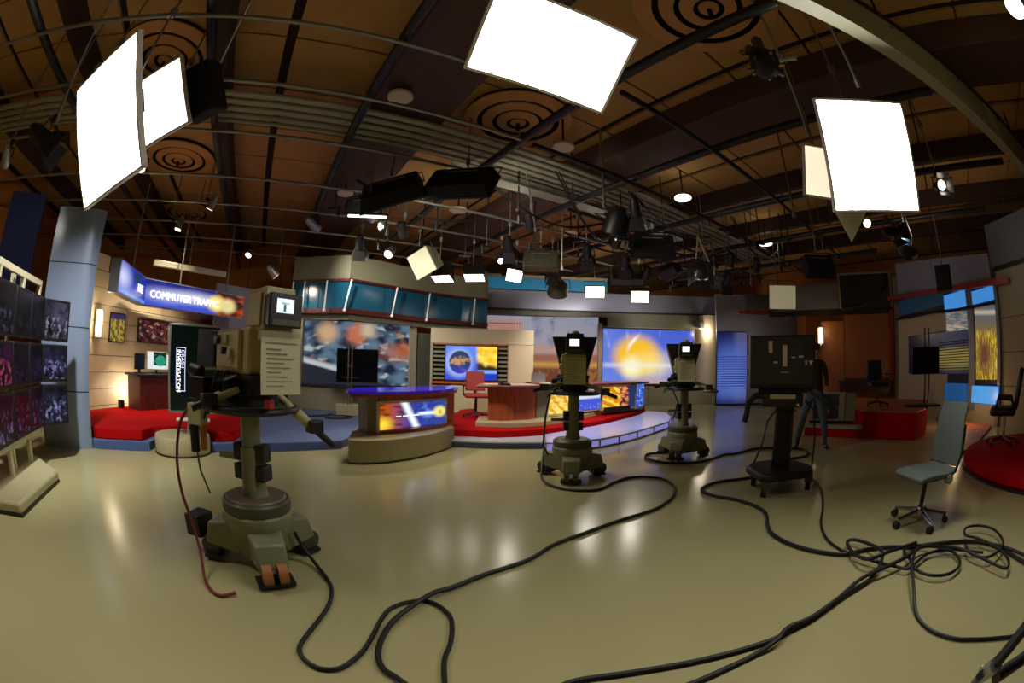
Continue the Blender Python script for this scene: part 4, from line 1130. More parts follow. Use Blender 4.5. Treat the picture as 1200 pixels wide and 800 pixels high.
# ================================================================ STUDIO CAMERAS ON PEDESTALS
def smooth(pts, n=5):
    out = []
    m = len(pts)
    for i in range(m - 1):
        p0, p1, p2, p3 = (Vector(pts[max(0, i - 1)]), Vector(pts[i]), Vector(pts[i + 1]), Vector(pts[min(m - 1, i + 2)]))
        for k in range(n):
            t = k / n
            out.append(.5 * ((2 * p1) + (p2 - p0) * t + (2 * p0 - 5 * p1 + 4 * p2 - p3) * t * t + (3 * p1 - p0 - 3 * p2 + p3) * t ** 3))
    out.append(Vector(pts[-1]))
    return out
def pedestal(label, x, y, yaw, hood, scale=1.0, base_yaw=0, sheet=M_paper):
    X = Matrix.Translation((x, y, 0)) @ Matrix.Scale(scale, 4)
    t = T('pedestal_camera', label, 'studio camera', M=X, group=None)
    Y = Matrix.Rotation(R(yaw), 4, 'Z')
    B = Matrix.Rotation(R(base_yaw), 4, 'Z')
    P('base_tub', MB().lathe([(.0, .07), (.15, .07), (.18, .12), (.205, .22), (.25, .33), (.25, .385), (.23, .40), (0, .40)], 10, B), M_olive, t, bev=.008)
    P('base_ring', MB().lathe([(.0, .395), (.232, .395), (.238, .41), (.238, .462), (.225, .475), (0, .475)], 32), M_olivedk, t)
    P('turntable', MB().lathe([(.0, .476), (.21, .476), (.20, .488), (0, .488)], 32), mat('turntable_brown', (112, 96, 76), .4), t)
    for k, a in enumerate((-84, 158, 28)):
        D = Matrix.Rotation(R(a + base_yaw), 4, 'Z')
        hs = P('wheel_housing', MB().add([(.13, -.11, .08), (.40, -.10, .13), (.40, .10, .13), (.13, .11, .08), (.13, -.12, .32), (.36, -.10, .28), (.36, .10, .28), (.13, .12, .32)],
                                         [(3, 2, 1, 0), (4, 5, 6, 7), (0, 1, 5, 4), (1, 2, 6, 5), (2, 3, 7, 6), (3, 0, 4, 7)], D), M_olive, t, bev=.015)
        for s in (-1, 1):
            P('wheel', MB().cyl(D @ Vector((.35, s * .05 - .022, .075)), D @ Vector((.35, s * .05 + .022, .075)), .075, n=18), M_black, t)
            P('wheel_cover', MB().cyl(D @ Vector((.375, s * .05 - .03, .10)), D @ Vector((.375, s * .05 + .03, .10)), .072, n=14), M_orangewheel if k == 0 and not hood else M_olivedk, t)
        P('cable_guard', MB().box(.28, .42, -.12, .12, .02, .045, D), M_black, t)
    P('lower_column', MB().lathe([(.0, .488), (.095, .488), (.082, .54), (.076, .80), (0, .80)], 20), M_olive, t)
    P('upper_column', MB().lathe([(.0, .80), (.066, .80), (.066, 1.06), (0, 1.06)], 20), M_olive, t)
    for s in (-1, 1):
        P('column_clamp', MB().box(s * .088 - .03, s * .088 + .03, -.06, .06, .59, .69).box(s * .088 - .034, s * .088 + .034, -.05, .05, .71, .82), M_black, t, bev=.008)
    P('brake_lever', MB().box(-.27, -.08, -.02, .02, .70, .735), M_olive, t)
    P('steering_ring', MB().tube([(.30 * math.cos(k * PI / 18), .30 * math.sin(k * PI / 18), 1.045) for k in range(36)], .022, 8, True), M_black, t)
    P('ring_spoke', MB().box(-.3, .3, -.03, .03, 1.03, 1.055).box(-.03, .03, -.3, .3, 1.03, 1.055), M_black, t)
    P('ring_plate', MB().lathe([(0, 1.04), (.24, 1.04), (.24, 1.065), (0, 1.065)], 28), M_olivedk, t)
    P('pan_head', MB().box(-.13, .13, -.16, .18, 1.065, 1.13, Y).box(-.10, .10, -.22, .24, 1.13, 1.22, Y).cyl(Y @ Vector((-.17, 0, 1.15)), Y @ Vector((.17, 0, 1.15)), .07, n=16), M_black, t, bev=.006)
    P('wedge_plate', MB().box(-.12, .12, -.3, .34, 1.22, 1.25, Y), M_black, t)
    P('camera_body', MB().box(-.125, .125, -.26, .36, 1.25, 1.52, Y), M_creamcam if not hood else M_olive, t, bev=.02)
    P('lens_box', MB().taper(.12, .12, 0, .16, .15, .34, Y @ Matrix.Translation((0, .42, 1.39))), M_black if not hood else M_olivedk, t, bev=.01)
    P('side_module', MB().box(-.155, -.12, -.16, .26, 1.28, 1.50, Y).box(-.17, -.155, .02, .10, 1.42, 1.48, Y).cyl(Y @ Vector((-.15, -.06, 1.36)), Y @ Vector((-.185, -.06, 1.36)), .035, n=12), M_creamcam, t, bev=.008)
    for ky, kz, kr in ((.2, 1.45, .03), (.05, 1.38, .022)):
        P('side_knob', MB().cyl(Y @ Vector((-.15, ky, kz)), Y @ Vector((-.19, ky, kz)), kr, n=12), M_black, t)
    P('viewfinder_shell', MB().box(-.095, .095, -.40, -.12, 1.50, 1.73, Y).box(-.108, -.095, -.36, -.18, 1.52, 1.70, Y), M_creamcam if not hood else M_olivedk, t, bev=.03)
    P('viewfinder_hood', MB().taper(.105, .09, -.06, .095, .082, .04, Y @ Matrix.Translation((0, -.42, 1.60))), M_black, t, bev=.008)
    vf = P('viewfinder_screen', MB().quad(*(Y @ Vector(p) for p in ((-.062, -.483, 1.585), (.045, -.483, 1.585), (.045, -.483, 1.66), (-.062, -.483, 1.66)))), MC['screen_vf'] if not hood else M_vf, t, 'lit picture tube')
    P('viewfinder_controls', MB().box(-.085, .085, -.485, -.478, 1.52, 1.55, Y), M_olivedk, t)
    P('sheet_bar', MB().box(-.125, .125, -.43, -.39, 1.44, 1.49, Y), M_creamcam, t)
    P('paper_sheet', MB().add([(-.125, -.44, 1.46), (.125, -.44, 1.46), (.125, -.452, 1.16), (-.125, -.452, 1.16), (-.125, -.437, 1.46), (.125, -.437, 1.46), (.125, -.449, 1.16), (-.125, -.449, 1.16)],
                              [(0, 3, 2, 1), (4, 5, 6, 7), (0, 1, 5, 4), (1, 2, 6, 5), (2, 3, 7, 6), (3, 0, 4, 7)], Y), sheet, t)
    ink = MB().box(-.10, .10, -.4445, -.441, 1.425, 1.432, Y)
    for k in range(9):
        ink.box(-.09, .0 + .02 * ((k * 7) % 5), -.4485 - .0004 * k, -.443 - .0004 * k, 1.395 - k * .024, 1.399 - k * .024, Y)
    P('sheet_print', ink, mat('pale_grey_ink', (130, 126, 104), .8), t, kind='stuff')
    if hood:
        hb = MB().add([(-.29, .62, 1.70), (.29, .62, 1.70), (.17, .62, 1.24), (-.17, .62, 1.24), (-.29, .28, 1.74), (.29, .28, 1.74), (.16, .28, 1.30), (-.16, .28, 1.30)],
                      [(0, 1, 2, 3), (7, 6, 5, 4), (0, 4, 5, 1), (1, 5, 6, 2), (2, 6, 7, 3), (3, 7, 4, 0)], Y)
        P('prompter_hood', hb, M_black, t, bev=.006)
        P('prompter_screen', MB().box(-.2, .2, .5, .9, 1.2, 1.25, Y), M_black, t)
        P('tally_lamp', MB().sph(Y @ Vector((0, -.2, 1.745)), .04, 10, 6, (1.4, 1, .8)), M_disc, t)
    for s, (dx, dy, dz), cl in (((1, (.52, -.20, .80), M_creamcam), (-1, (-.42, -.05, 1.05), M_creamcam)) if not hood else ((1, (.48, -.38, 1.02), M_creamcam), (-1, (-.46, -.34, 1.08), M_olive))):
        a, b = Vector((s * .12, -.1, 1.16)), Vector((dx, dy, dz))
        m1 = a.lerp(b, .38)
        m2 = a.lerp(b, .66)
        h = P('pan_handle', MB().cyl(Y @ a, Y @ m1, .024, n=10).cyl(Y @ m1, Y @ m2, .036, .03, n=10), cl, t)
        P('grip', MB().cyl(Y @ m2, Y @ b, .026, .022, n=10), M_black, h)
        P('zoom_demand', MB().box(-.05, .05, -.06, .02, -.03, .05, Y @ Matrix.Translation(m2)), M_black if not hood else M_olivedk, h, bev=.008)
    wires = MB()
    for k in range(5):
        wires.tube([Y @ Vector((-.12 - .02 * k, .1, 1.26)), Y @ Vector((-.2 - .03 * k, .02, 1.10 - .03 * k)), Y @ Vector((-.22 - .01 * k, -.06, 1.20)), Y @ Vector((-.13, -.1 + .02 * k, 1.24))], .009, 6)
    P('wire_bundle', wires, M_black, t)
    return t
p1 = pedestal('cream broadcast camera on olive wheeled pedestal in the left foreground with a hanging paper sheet', -1.585, 2.27, 58, False, 1.0, 36)
Y24 = Matrix.Rotation(R(24), 4, 'Z')
P('left_control', MB().box(-.36, -.22, -.22, -.08, 1.08, 1.22).cyl((-.40, -.15, 1.26), (-.30, -.15, 1.24), .045, n=12), M_black, p1, bev=.01)
P('connector_box', MB().box(-.34, -.22, -.26, -.18, .93, 1.06), M_cream, p1, bev=.006)
P('amber_connector', MB().cyl((-.235, -.22, .78), (-.235, -.22, .93), .024, n=10), M_amber if False else M_orangewheel, p1)
P('black_connector', MB().cyl((-.315, -.22, .76), (-.315, -.22, .93), .032, n=10), M_black, p1)
P('red_button', MB().cyl((.26, -.2, 1.1), (.3, -.2, 1.1), .03, n=10), M_redplast, p1)
P('base_control', MB().box(-.58, -.44, -.16, .02, .12, .28), M_black, p1, bev=.01)
P('red_cable', MB().tube(smooth([(-.30, -.2, 1.08), (-.40, -.26, .95), (-.43, -.30, .72), (-.40, -.32, .5), (-.36, -.30, .3), (-.28, -.36, .12), (-.16, -.50, .02), (.0, -.58, .015), (.08, -.5, .02)]), .011, 8), M_redcab, p1, 'red brown cable looping to the floor')
P('thin_cable', MB().tube([(-.30, -.2, 1.05), (-.32, -.22, .9), (-.27, -.24, .65), (-.24, -.2, .5)], .007, 6), M_olivedk, p1)
p2 = pedestal('dark prompter camera on olive pedestal in the middle before the anchor desk', .76, 5.2, -8, True, 1.0, -14, mat('olive_sheet', (208, 208, 160), .7))
P('cable_loop', MB().tube([(-.28, .02, 1.05), (-.34, -.02, .75), (-.36, -.05, .4), (-.30, -.1, .3)], .012, 8), M_black, p2)
p3 = pedestal('farthest prompter camera on olive pedestal by the end of the light step', 2.62, 6.18, -20, True, 1.0, -42, mat('khaki_sheet', (214, 210, 170), .7))
P('cable_loop', MB().tube([(-.2, .02, 1.05), (-.14, -.1, .85), (-.22, -.12, .6)], .012, 8), M_black, p3)

# ================================================================ PROMPTER CART
ct = T('prompter_cart', 'black prompter monitor on a wheeled column stand seen from behind', 'prompter', (2.98, 4.0, 0), R(-37))
P('base_plate', MB().prism([(-.36, .22), (-.40, -.02), (-.2, -.42), (-.05, -.42), (.42, -.12), (.42, .12), (.2, .42), (-.1, .42)], .17, .26), M_black, ct, bev=.03)
for (x, y) in ((-.30, .10), (-.14, -.36), (.38, .02), (.05, .38)):
    lg = P('leg', MB().box(x - .05, x + .05, y - .05, y + .05, .09, .2), M_olivedk, ct, bev=.012)
    P('caster', MB().cyl((x - .03, y, .055), (x + .03, y, .055), .055, n=14), M_rubber, lg)
P('column', MB().box(-.10, .12, -.06, .12, .26, .96), M_black, ct, bev=.012)
P('column_face', MB().box(-.07, .09, -.075, -.06, .3, .9), M_black2, ct)
P('head', MB().box(-.26, .22, -.16, .2, .94, 1.08), M_black, ct, bev=.02)
P('pale_plate', MB().box(-.17, .13, -.18, -.16, 1.03, 1.075), M_plinth, ct, 'pale label plate')
P('pan_grip', MB().tube([(-.2, -.1, 1.05), (-.34, -.16, 1.06), (-.42, -.2, .98), (-.43, -.2, .86), (-.45, -.2, .78)], .035, 8), M_black, ct)
P('yoke', MB().box(-.32, .28, .0, .1, 1.08, 1.13), M_black, ct)
P('case', MB().box(-.42, .36, -.04, .16, 1.13, 1.71), M_black, ct, bev=.012)
P('case_back', MB().box(-.395, .335, -.055, -.04, 1.17, 1.685), mat('dark_olive_panel', (40, 42, 34), .5), ct, bev=.004)
for (x0, x1, z0, z1) in ((-.20, -.155, 1.52, 1.65), (-.035, .02, 1.37, 1.60), (-.14, -.095, 1.405, 1.425), (.07, .12, 1.46, 1.475), (.16, .215, 1.465, 1.485), (.235, .26, 1.385, 1.435), (-.06, .04, 1.305, 1.312)):
    P('sticker', MB().box(x0, x1, -.06, -.055, z0, z1), M_disc, ct, 'pale sticker')
P('arrow_sticker', MB().add([(.28, -.06, 1.43), (.33, -.06, 1.43), (.305, -.06, 1.375)], [(0, 2, 1)]), M_disc, ct, 'pale arrow sticker')
P('vent_row', MB().box(.22, .228, -.06, -.054, 1.45, 1.65).box(.26, .268, -.06, -.054, 1.45, 1.65).box(.30, .308, -.06, -.054, 1.45, 1.65), M_black2, ct, kind='stuff')
P('side_cable', MB().tube([(.25, .05, 1.0), (.36, .02, .9), (.40, .02, .6), (.40, .02, .28)], .012, 8), M_black, ct)
P('rear_cable', MB().tube([(-.05, .15, .95), (-.2, .2, .75), (-.24, .1, .5), (-.32, .06, .27)], .012, 8), M_black, ct)
P('chrome_knob', MB().sph((.16, -.17, .97), .025, 10, 8), M_chrome, ct)
P('chrome_knob', MB().sph((.13, -.075, .88), .02, 10, 8), M_chrome, ct)

# ================================================================ GREY OFFICE CHAIR
oc = T('office_chair', 'grey fabric task chair with chrome star base alone on the floor at right', 'chair', (3.5, 2.16, 0), R(77))
def sheet_solid(pts, w, th):                       # bent sheet: list of (y, z), half width per point
    mb = MB()
    n = len(pts)
    L = []
    for i, (y, z) in enumerate(pts):
        a = pts[max(0, i - 1)]
        b = pts[min(n - 1, i + 1)]
        t = Vector((b[0] - a[0], b[1] - a[1])).normalized()
        L.append((y, z, -t.y * th, t.x * th, w[i]))
    vs_ = []
    for y, z, ny, nz, ww in L:
        vs_ += [(-ww, y, z), (ww, y, z), (ww, y + ny, z + nz), (-ww, y + ny, z + nz)]
    fs = []
    for i in range(n - 1):
        o = i * 4
        for k in range(4):
            fs.append((o + k, o + (k + 1) % 4, o + 4 + (k + 1) % 4, o + 4 + k))
    fs += [(3, 2, 1, 0), (4 * n - 4, 4 * n - 3, 4 * n - 2, 4 * n - 1)]
    return mb.add(vs_, fs)
P('seat', sheet_solid([(.28, .445), (.24, .475), (.1, .485), (-.1, .475), (-.2, .48), (-.24, .50)], [.21, .225, .235, .235, .22, .2], .045), M_chairgrey, oc, bev=.012)
P('backrest', sheet_solid([(-.245, .5), (-.255, .6), (-.265, .75), (-.29, .9), (-.335, 1.0), (-.36, 1.04)], [.2, .22, .215, .2, .19, .185], .03), M_chairgrey, oc, bev=.01)
for sx in (-1, 1):
    P('back_frame', MB().tube([(sx * .16, -.1, .42), (sx * .2, -.24, .46), (sx * .2, -.31, .62), (sx * .19, -.33, .85)], .016, 8), M_black, oc)
P('mechanism', MB().box(-.12, .12, -.16, .12, .385, .435), M_black, oc, bev=.02)
P('tilt_knob', MB().cyl((-.2, -.12, .42), (-.26, -.12, .42), .04, n=12), M_alu, oc)
P('column', MB().cyl((0, 0, .1), (0, 0, .39), .024), M_black, oc)
P('hub', MB().cyl((0, 0, .085), (0, 0, .15), .05, .035), M_chrome, oc)
for k in range(5):
    a = k * 2 * PI / 5 + .35
    c_, s_ = math.cos(a), math.sin(a)
    P('leg', MB().cyl((.03 * c_, .03 * s_, .115), (.31 * c_, .31 * s_, .08), .024, .015, 8), M_chrome, oc)
    P('caster', MB().cyl((.31 * c_ - .03 * s_, .31 * s_ + .03 * c_, .032), (.31 * c_ + .03 * s_, .31 * s_ - .03 * c_, .032), .032, n=12), M_rubber, oc)

# ================================================================ CABLES ON THE FLOOR
def cable(label, pts, r, z=None, zs=None):
    q = [(p[0], p[1], (z if z is not None else r + .001) + (zs[i] if zs else 0)) for i, p in enumerate(pts)]
    return one('cable', MB().tube(smooth(q), r, 8), M_rubber, label, 'cable', 'black cables on the studio floor')
cable('black cable from the foreground camera base to the bottom edge, forming a big open loop',
      [(-1.36, 2.36), (-1.34, 2.4), (-1.24, 2.36), (-1.09, 2.22), (-1.01, 2.1), (-.96, 1.93), (-.95, 1.76), (-.95, 1.57), (-.94, 1.47), (-.89, 1.4), (-.81, 1.36), (-.74, 1.37), (-.69, 1.42), (-.65, 1.55), (-.64, 1.7), (-.64, 1.88), (-.62, 2.0), (-.56, 2.08), (-.47, 2.13), (-.38, 2.1), (-.3, 2.0), (-.27, 1.89), (-.26, 1.73), (-.27, 1.59), (-.25, 1.43), (-.21, 1.2), (-.2, .8)], .0125, zs=[.22, .12, .03] + [0] * 24)
cable('long black cable from the middle camera sweeping across the floor to the bottom edge',
      [(.42, 5.3), (.40, 5.1), (.38, 4.85), (.53, 4.66), (.72, 4.53), (.98, 4.54), (1.2, 4.8), (1.45, 5.01), (1.69, 5.0), (1.86, 4.83), (1.85, 4.48), (1.7, 4.13), (1.48, 3.86), (1.32, 3.73), (.96, 3.52), (.65, 3.29), (.35, 3.04), (.15, 2.77), (-.13, 2.53), (-.32, 2.3), (-.43, 2.16), (-.56, 1.9), (-.59, 1.71), (-.57, 1.55), (-.52, 1.45), (-.45, 1.4), (-.34, 1.29), (-.2, 1.0)], .0155, zs=[.3, .22, .05] + [0] * 16 + [.01, .026, .01] + [0] * 6)
cable('black cable looped round the farthest camera and out behind the prompter cart',
      [(2.38, 6.42), (2.15, 6.4), (2.02, 6.15), (2.08, 5.89), (2.26, 5.70), (2.6, 5.62), (2.94, 5.75), (3.31, 6.0), (3.48, 5.98), (3.83, 6.15), (4.16, 6.25), (4.58, 6.03), (4.78, 5.82), (4.7, 5.5), (4.49, 5.3), (4.21, 5.24), (3.9, 5.27)], .018)
cable('thick black cable from left of the prompter cart through the tangle to right edge',
      [(2.95, 4.55), (2.78, 4.53), (2.46, 4.52), (2.19, 4.38), (2.09, 4.22), (2.14, 4.0), (2.28, 3.81), (2.37, 3.54), (2.35, 3.28), (2.19, 2.99), (2.11, 2.8), (2.11, 2.58), (2.17, 2.38), (2.27, 2.22), (2.39, 2.1), (2.58, 2.06), (2.78, 1.96), (2.94, 1.81), (3.14, 1.69), (3.38, 1.49), (3.51, 1.28), (3.48, 1.01), (3.38, .73), (3.3, .39), (3.3, -.2)], .0175)
cable('thin black cable from the right of the prompter cart ending in coils of the tangle',
      [(3.68, 4.2), (3.5, 3.8), (3.3, 3.5), (2.97, 3.1), (2.69, 2.8), (2.52, 2.55), (2.44, 2.36), (2.42, 2.18), (2.39, 2.0), (2.45, 1.79), (2.51, 1.64), (2.56, 1.54), (2.75, 1.57), (2.89, 1.58), (3.06, 1.51), (3.06, 1.38), (2.92, 1.24), (2.73, 1.23), (2.61, 1.33), (2.59, 1.47), (2.69, 1.63), (2.77, 1.77), (2.92, 1.79), (3.03, 1.64), (3.14, 1.41), (3.25, 1.17)], .0125, zs=[0] * 8 + [.03] * 18)
cable('black cable running from the tangle along the bottom edge, the upper of a twisted pair',
      [(.0, 1.28), (.17, 1.36), (.3, 1.44), (.55, 1.46), (.79, 1.46), (.94, 1.46), (1.1, 1.46), (1.32, 1.47), (1.53, 1.52), (1.81, 1.59), (2.14, 1.67), (2.44, 1.65), (2.66, 1.65), (2.91, 1.68), (3.16, 1.53), (3.36, 1.37), (3.47, 1.05), (3.44, .76), (3.38, .42), (3.36, -.1)], .0145, zs=[0] * 10 + [.04, .055, .055, .05, .05, .04, .03, .03, .03, .03])
cable('black cable leaving the tangle to the bottom edge, the lower of a twisted pair',
      [(.4, 1.15), (.61, 1.26), (.81, 1.31), (.97, 1.35), (1.14, 1.39), (1.28, 1.42), (1.4, 1.49), (1.6, 1.52), (1.93, 1.61), (2.23, 1.66), (2.41, 1.73), (2.56, 1.86), (2.6, 2.04), (2.58, 2.21), (2.49, 2.21), (2.39, 2.03), (2.35, 1.82), (2.58, 1.78), (2.89, 1.74)], .0145, zs=[0] * 5 + [.028, .03, .02, .02, .01, .05, .06, .05, .04, .04, .04, .07, .08, .07])
cable('thin black cable from the right edge curling under the tangle into wide rings',
      [(2.7, .1), (2.56, .33), (2.44, .37), (2.34, .48), (2.23, .62), (2.15, .74), (2.11, .92), (2.17, 1.11), (2.32, 1.3), (2.57, 1.53), (2.83, 1.64), (3.06, 1.46), (3.13, 1.3), (3.08, .98), (3.08, .83), (3.23, .88), (3.38, 1.09), (3.43, 1.33), (3.42, 1.49), (3.57, 1.57), (3.71, 1.48), (3.72, 1.29), (3.55, 1.1), (3.38, 1.04), (3.21, 1.05), (3.11, 1.12), (3.12, 1.26), (3.23, 1.38)], .012, zs=[0] * 8 + [.06, .08, .08, .06, .05] + [.05] * 15)

cable('small black cable loop on the blue stage behind the pan handle of the foreground camera',
      [(-4.1, 9.25), (-4.0, 8.7), (-3.75, 8.5), (-3.5, 8.7), (-3.45, 9.0), (-3.7, 9.1), (-4.0, 8.95), (-4.3, 8.6), (-4.6, 8.5)], .016, z=.137)
# ================================================================ TRIPOD AT THE BOTTOM RIGHT CORNER
tp_ = T('tripod', 'black tripod leg with silver joint in the bottom right corner', 'tripod', (1.75, .28, 0))
P('leg', MB().cyl((1.70, .36, .02), (1.30, .25, .48), .018, n=10), M_black, tp_, W=True)
P('upper_leg', MB().cyl((1.32, .235, .50), (1.36, .12, .95), .022, n=10), M_black, tp_, W=True) if False else P('upper_leg', MB().cyl((1.33, .225, .50), (1.42, .15, .72), .024, n=10).cyl((1.42, .15, .72), (1.5, .06, 1.0), .024, n=10), M_black, tp_, W=True)
P('silver_joint', MB().cyl((1.345, .25, .455), (1.325, .215, .52), .032, n=12).sph((1.36, .27, .46), .016, 8, 6), M_alu, tp_, 'silver joint', W=True)
P('strut', MB().cyl((1.36, .19, .46), (1.62, .06, .5), .028, n=10), M_black, tp_, W=True)
P('foot', MB().sph((1.70, .36, .025), .03, 10, 6), M_rubber, tp_, W=True)
P('rear_leg', MB().cyl((1.5, .06, 1.0), (1.9, -.5, .02), .02, n=10).cyl((1.5, .06, 1.0), (1.1, -.5, .02), .02, n=10), M_black, tp_, W=True)

# ================================================================ LIGHT FIXTURES
def drop(t, M_, local_top=(0, 0, 0), dx=0, dy=0, r=.013, ztop=GZ):
    p = M_ @ Vector(local_top)
    mb = MB().cyl(p, (p.x + dx, p.y + dy, CZ - .045), r, n=8)
    if p.z < GZ - .1:
        mb.box(p.x + dx - .03, p.x + dx + .03, p.y + dy - .03, p.y + dy + .03, GZ - .05, GZ + .06)
    P('drop_pole', mb, M_steel, t, W=True)
def softbox(name, label, TL, TR, BR, BL, depth=.45, head=True, dim=1.0, dif=None, flap=False):
    TL, TR, BR, BL = map(Vector, (TL, TR, BR, BL))
    c = (TL + TR + BR + BL) / 4
    x = ((TR - TL) + (BR - BL)).normalized()
    z = ((TL - BL) + (TR - BR)).normalized()
    y = z.cross(x).normalized()
    z = x.cross(y)
    M_ = Matrix((x, y, z)).transposed().to_4x4()
    M_.translation = c
    t = T(name, label, 'softbox light', M=M_)
    hw, hh = ((TR - TL).length + (BR - BL).length) / 4, ((TL - BL).length + (TR - BR).length) / 4
    n = 6
    mb = MB()
    for j in range(n + 1):
        for i in range(n + 1):
            a, b = i / n * 2 - 1, j / n * 2 - 1
            mb.v.append(Vector((a * (hw - .015), -.035 * (1 - a * a) * (1 - b * b), b * (hh - .015))))
    for j in range(n):
        for i in range(n):
            o = j * (n + 1) + i
            mb.f.append((o, o + 1, o + n + 2, o + n + 1))
    P('diffuser', mb, dif or M_diffuse, t, 'glowing white cloth face')
    mb = MB()
    for (x0, x1, z0, z1) in ((-hw, hw, hh - .02, hh), (-hw, hw, -hh, -hh + .02), (-hw, -hw + .02, -hh, hh), (hw - .02, hw, -hh, hh)):
        mb.box(x0, x1, -.03, .03, z0, z1)
    P('rim', mb, M_white, t)
    k = .28
    mb = MB().add([(-hw, .03, -hh), (hw, .03, -hh), (hw, .03, hh), (-hw, .03, hh), (-hw * k, depth, -hh * k), (hw * k, depth, -hh * k), (hw * k, depth, hh * k), (-hw * k, depth, hh * k)],
                  [(0, 1, 5, 4), (1, 2, 6, 5), (2, 3, 7, 6), (3, 0, 4, 7), (4, 5, 6, 7)])
    P('cloth_shell', mb, M_black, t)
    P('lamp_head', MB().cyl((0, depth, 0), (0, depth + depth * .6, 0), .11, .10, 16), M_black, t)
    P('yoke', MB().tube([(-.16, depth + .12, 0), (-.16, depth + .12, .2), (.16, depth + .12, .2), (.16, depth + .12, 0)], .014, 8), M_alu, t)
    P('clamp', MB().box(-.05, .05, depth + .07, depth + .17, .19, .30), M_redcab, t)
    drop(t, M_, (0, depth + .12, .28))
    if flap:
        P('cloth_flap', MB().add([(-hw * .9, .1, -hh), (-hw * .2, .1, -hh), (-hw * .55, .16, -hh - .28), (-hw * .9, .12, -hh), (-hw * .2, .12, -hh), (-hw * .55, .18, -hh - .28)], [(0, 2, 1), (3, 4, 5), (0, 1, 4, 3), (1, 2, 5, 4), (2, 0, 3, 5)]), M_fabric, t)
    return t
softbox('softbox', 'big glowing white softbox tilted at the upper left, in front of a smaller one', (-3.62, 1.37, 3.43), (-2.63, 1.27, 3.55), (-2.47, 1.78, 2.56), (-3.46, 1.89, 2.44), .2)
softbox('softbox', 'brightest softbox overhead, cut by the top edge of the picture', (-.155, 1.78, 3.65), (.77, 2.15, 3.54), (.62, 2.60, 3.12), (-.325, 2.235, 3.20), .3, dif=M_diffuse_top)
softbox('softbox', 'upright glowing softbox at the upper right with a small cream flap below', (2.56, 2.37, 3.62), (3.44, 1.91, 3.66), (3.57, 2.26, 2.71), (2.69, 2.72, 2.67), .22, flap=True)
def softbox2(label, pos, target, w_, h_, d_, dif=None, roll=0):
    M_ = aim(pos, target) @ Matrix.Rotation(R(roll), 4, 'Y')
    q = [M_ @ Vector(p) for p in ((-w_ / 2, 0, h_ / 2), (w_ / 2, 0, h_ / 2), (w_ / 2, 0, -h_ / 2), (-w_ / 2, 0, -h_ / 2))]
    return softbox('softbox', label, *q, depth=d_, dif=dif)
M_diffuse2 = mat('softbox_diffuser_soft', (255, 250, 236), .6, emit=4)
fs = softbox2('smaller folded softbox with a black lamp head beside the big left softbox', (-3.22, 2.24, 3.57), (-3.0, 1.4, 3.1), .62, .72, .4, M_diffuse2, -18)
P('ballast_box', MB().box(.12, .52, .12, .48, -.3, .24), M_black2, fs, bev=.02)
softbox2('narrow softbox seen behind the left edge of the upright right softbox', (3.14, 3.1, 3.3), (2.6, 1.9, 2.8), .55, .55, .3, mat('cream_cloth_glow', (250, 236, 205), .6, emit=1.0), 6)

def spotlight(label, pos, target, L=.32, r=.085, lit=True, doors=False, cm=None, energy=0, color=(1, .9, .75), spot=60, group=None, name='spotlight'):
    M_ = aim(pos, target)
    t = T(name, label, 'spotlight', M=M_, group=group)
    P('body', MB().lathe([(r, 0), (r * 1.05, .02), (r, .05), (r * .9, L * .7), (r * .5, L)], 16, Matrix.Rotation(-PI / 2, 4, 'X')), cm or M_alu, t)
    P('lens', MB().lathe([(.0001, -.005), (r * .9, -.005)], 16, Matrix.Rotation(-PI / 2, 4, 'X')).lathe([(r * .9, -.005), (r * .9, .01)], 16, Matrix.Rotation(-PI / 2, 4, 'X')), M_wlit if lit else M_black, t)
    P('yoke', MB().tube([(-r * 1.15, L * .45, 0), (-r * 1.15, L * .45, r * 1.7), (r * 1.15, L * .45, r * 1.7), (r * 1.15, L * .45, 0)], .011, 6), M_black, t)
    P('clamp', MB().box(-.03, .03, L * .45 - .03, L * .45 + .03, r * 1.7, r * 1.7 + .1), M_black, t)
    if doors:
        for a in range(4):
            D = Matrix.Rotation(a * PI / 2, 4, 'Y')
            P('barn_door', MB().add([(-r, -.0, r), (r, 0, r), (r * 1.5, -r * 2.0, r * 1.9), (-r * 1.5, -r * 2.0, r * 1.9), (-r, .006, r * 1.02), (r, .006, r * 1.02), (r * 1.5, -r * 2.0 + .006, r * 1.93), (-r * 1.5, -r * 2.0 + .006, r * 1.93)],
                                    [(0, 1, 2, 3), (7, 6, 5, 4), (0, 4, 5, 1), (1, 5, 6, 2), (2, 6, 7, 3), (3, 7, 4, 0)], D), M_black, t)
    if True:
        drop(t, M_, (0, L * .45, r * 1.7 + .08))
    if energy:
        lamp('SPOT', t, (0, -.03, 0), energy, color, r, spot, 1.0)
    return t
WARM = (1, .88, .70)
NEUT = (1, .93, .82)
spotlight('lit silver spotlight high above the far end of the blue sign, topmost of three', (-5.71, 6.12, 4.05), (-7.2, 6.2, 1.0), energy=170, color=WARM, spot=80, group=None)
spotlight('lit silver spotlight over the bend of the blue sign, left of the topmost one', (-7.0, 6.52, 3.9), (-7.3, 6.0, 1.2), energy=60, color=WARM, spot=80)
spotlight('small lit spotlight right above the cream strip light', (-6.7, 9.1, 3.9), (-6.6, 7.0, 1.2), r=.09)
spotlight('bright lit spotlight just above the foreground camera by the lavender wall', (-5.6, 8.9, 3.28), (-4.6, 10.3, 1.8), r=.11, energy=60, color=WARM, spot=80)
spotlight('white lit spotlight pair fixture under the grid left of the black light banks', (-3.99, 7.8, 3.98), (-2.8, 11.5, 2.6), L=.4, r=.10, energy=170, color=NEUT, spot=75)
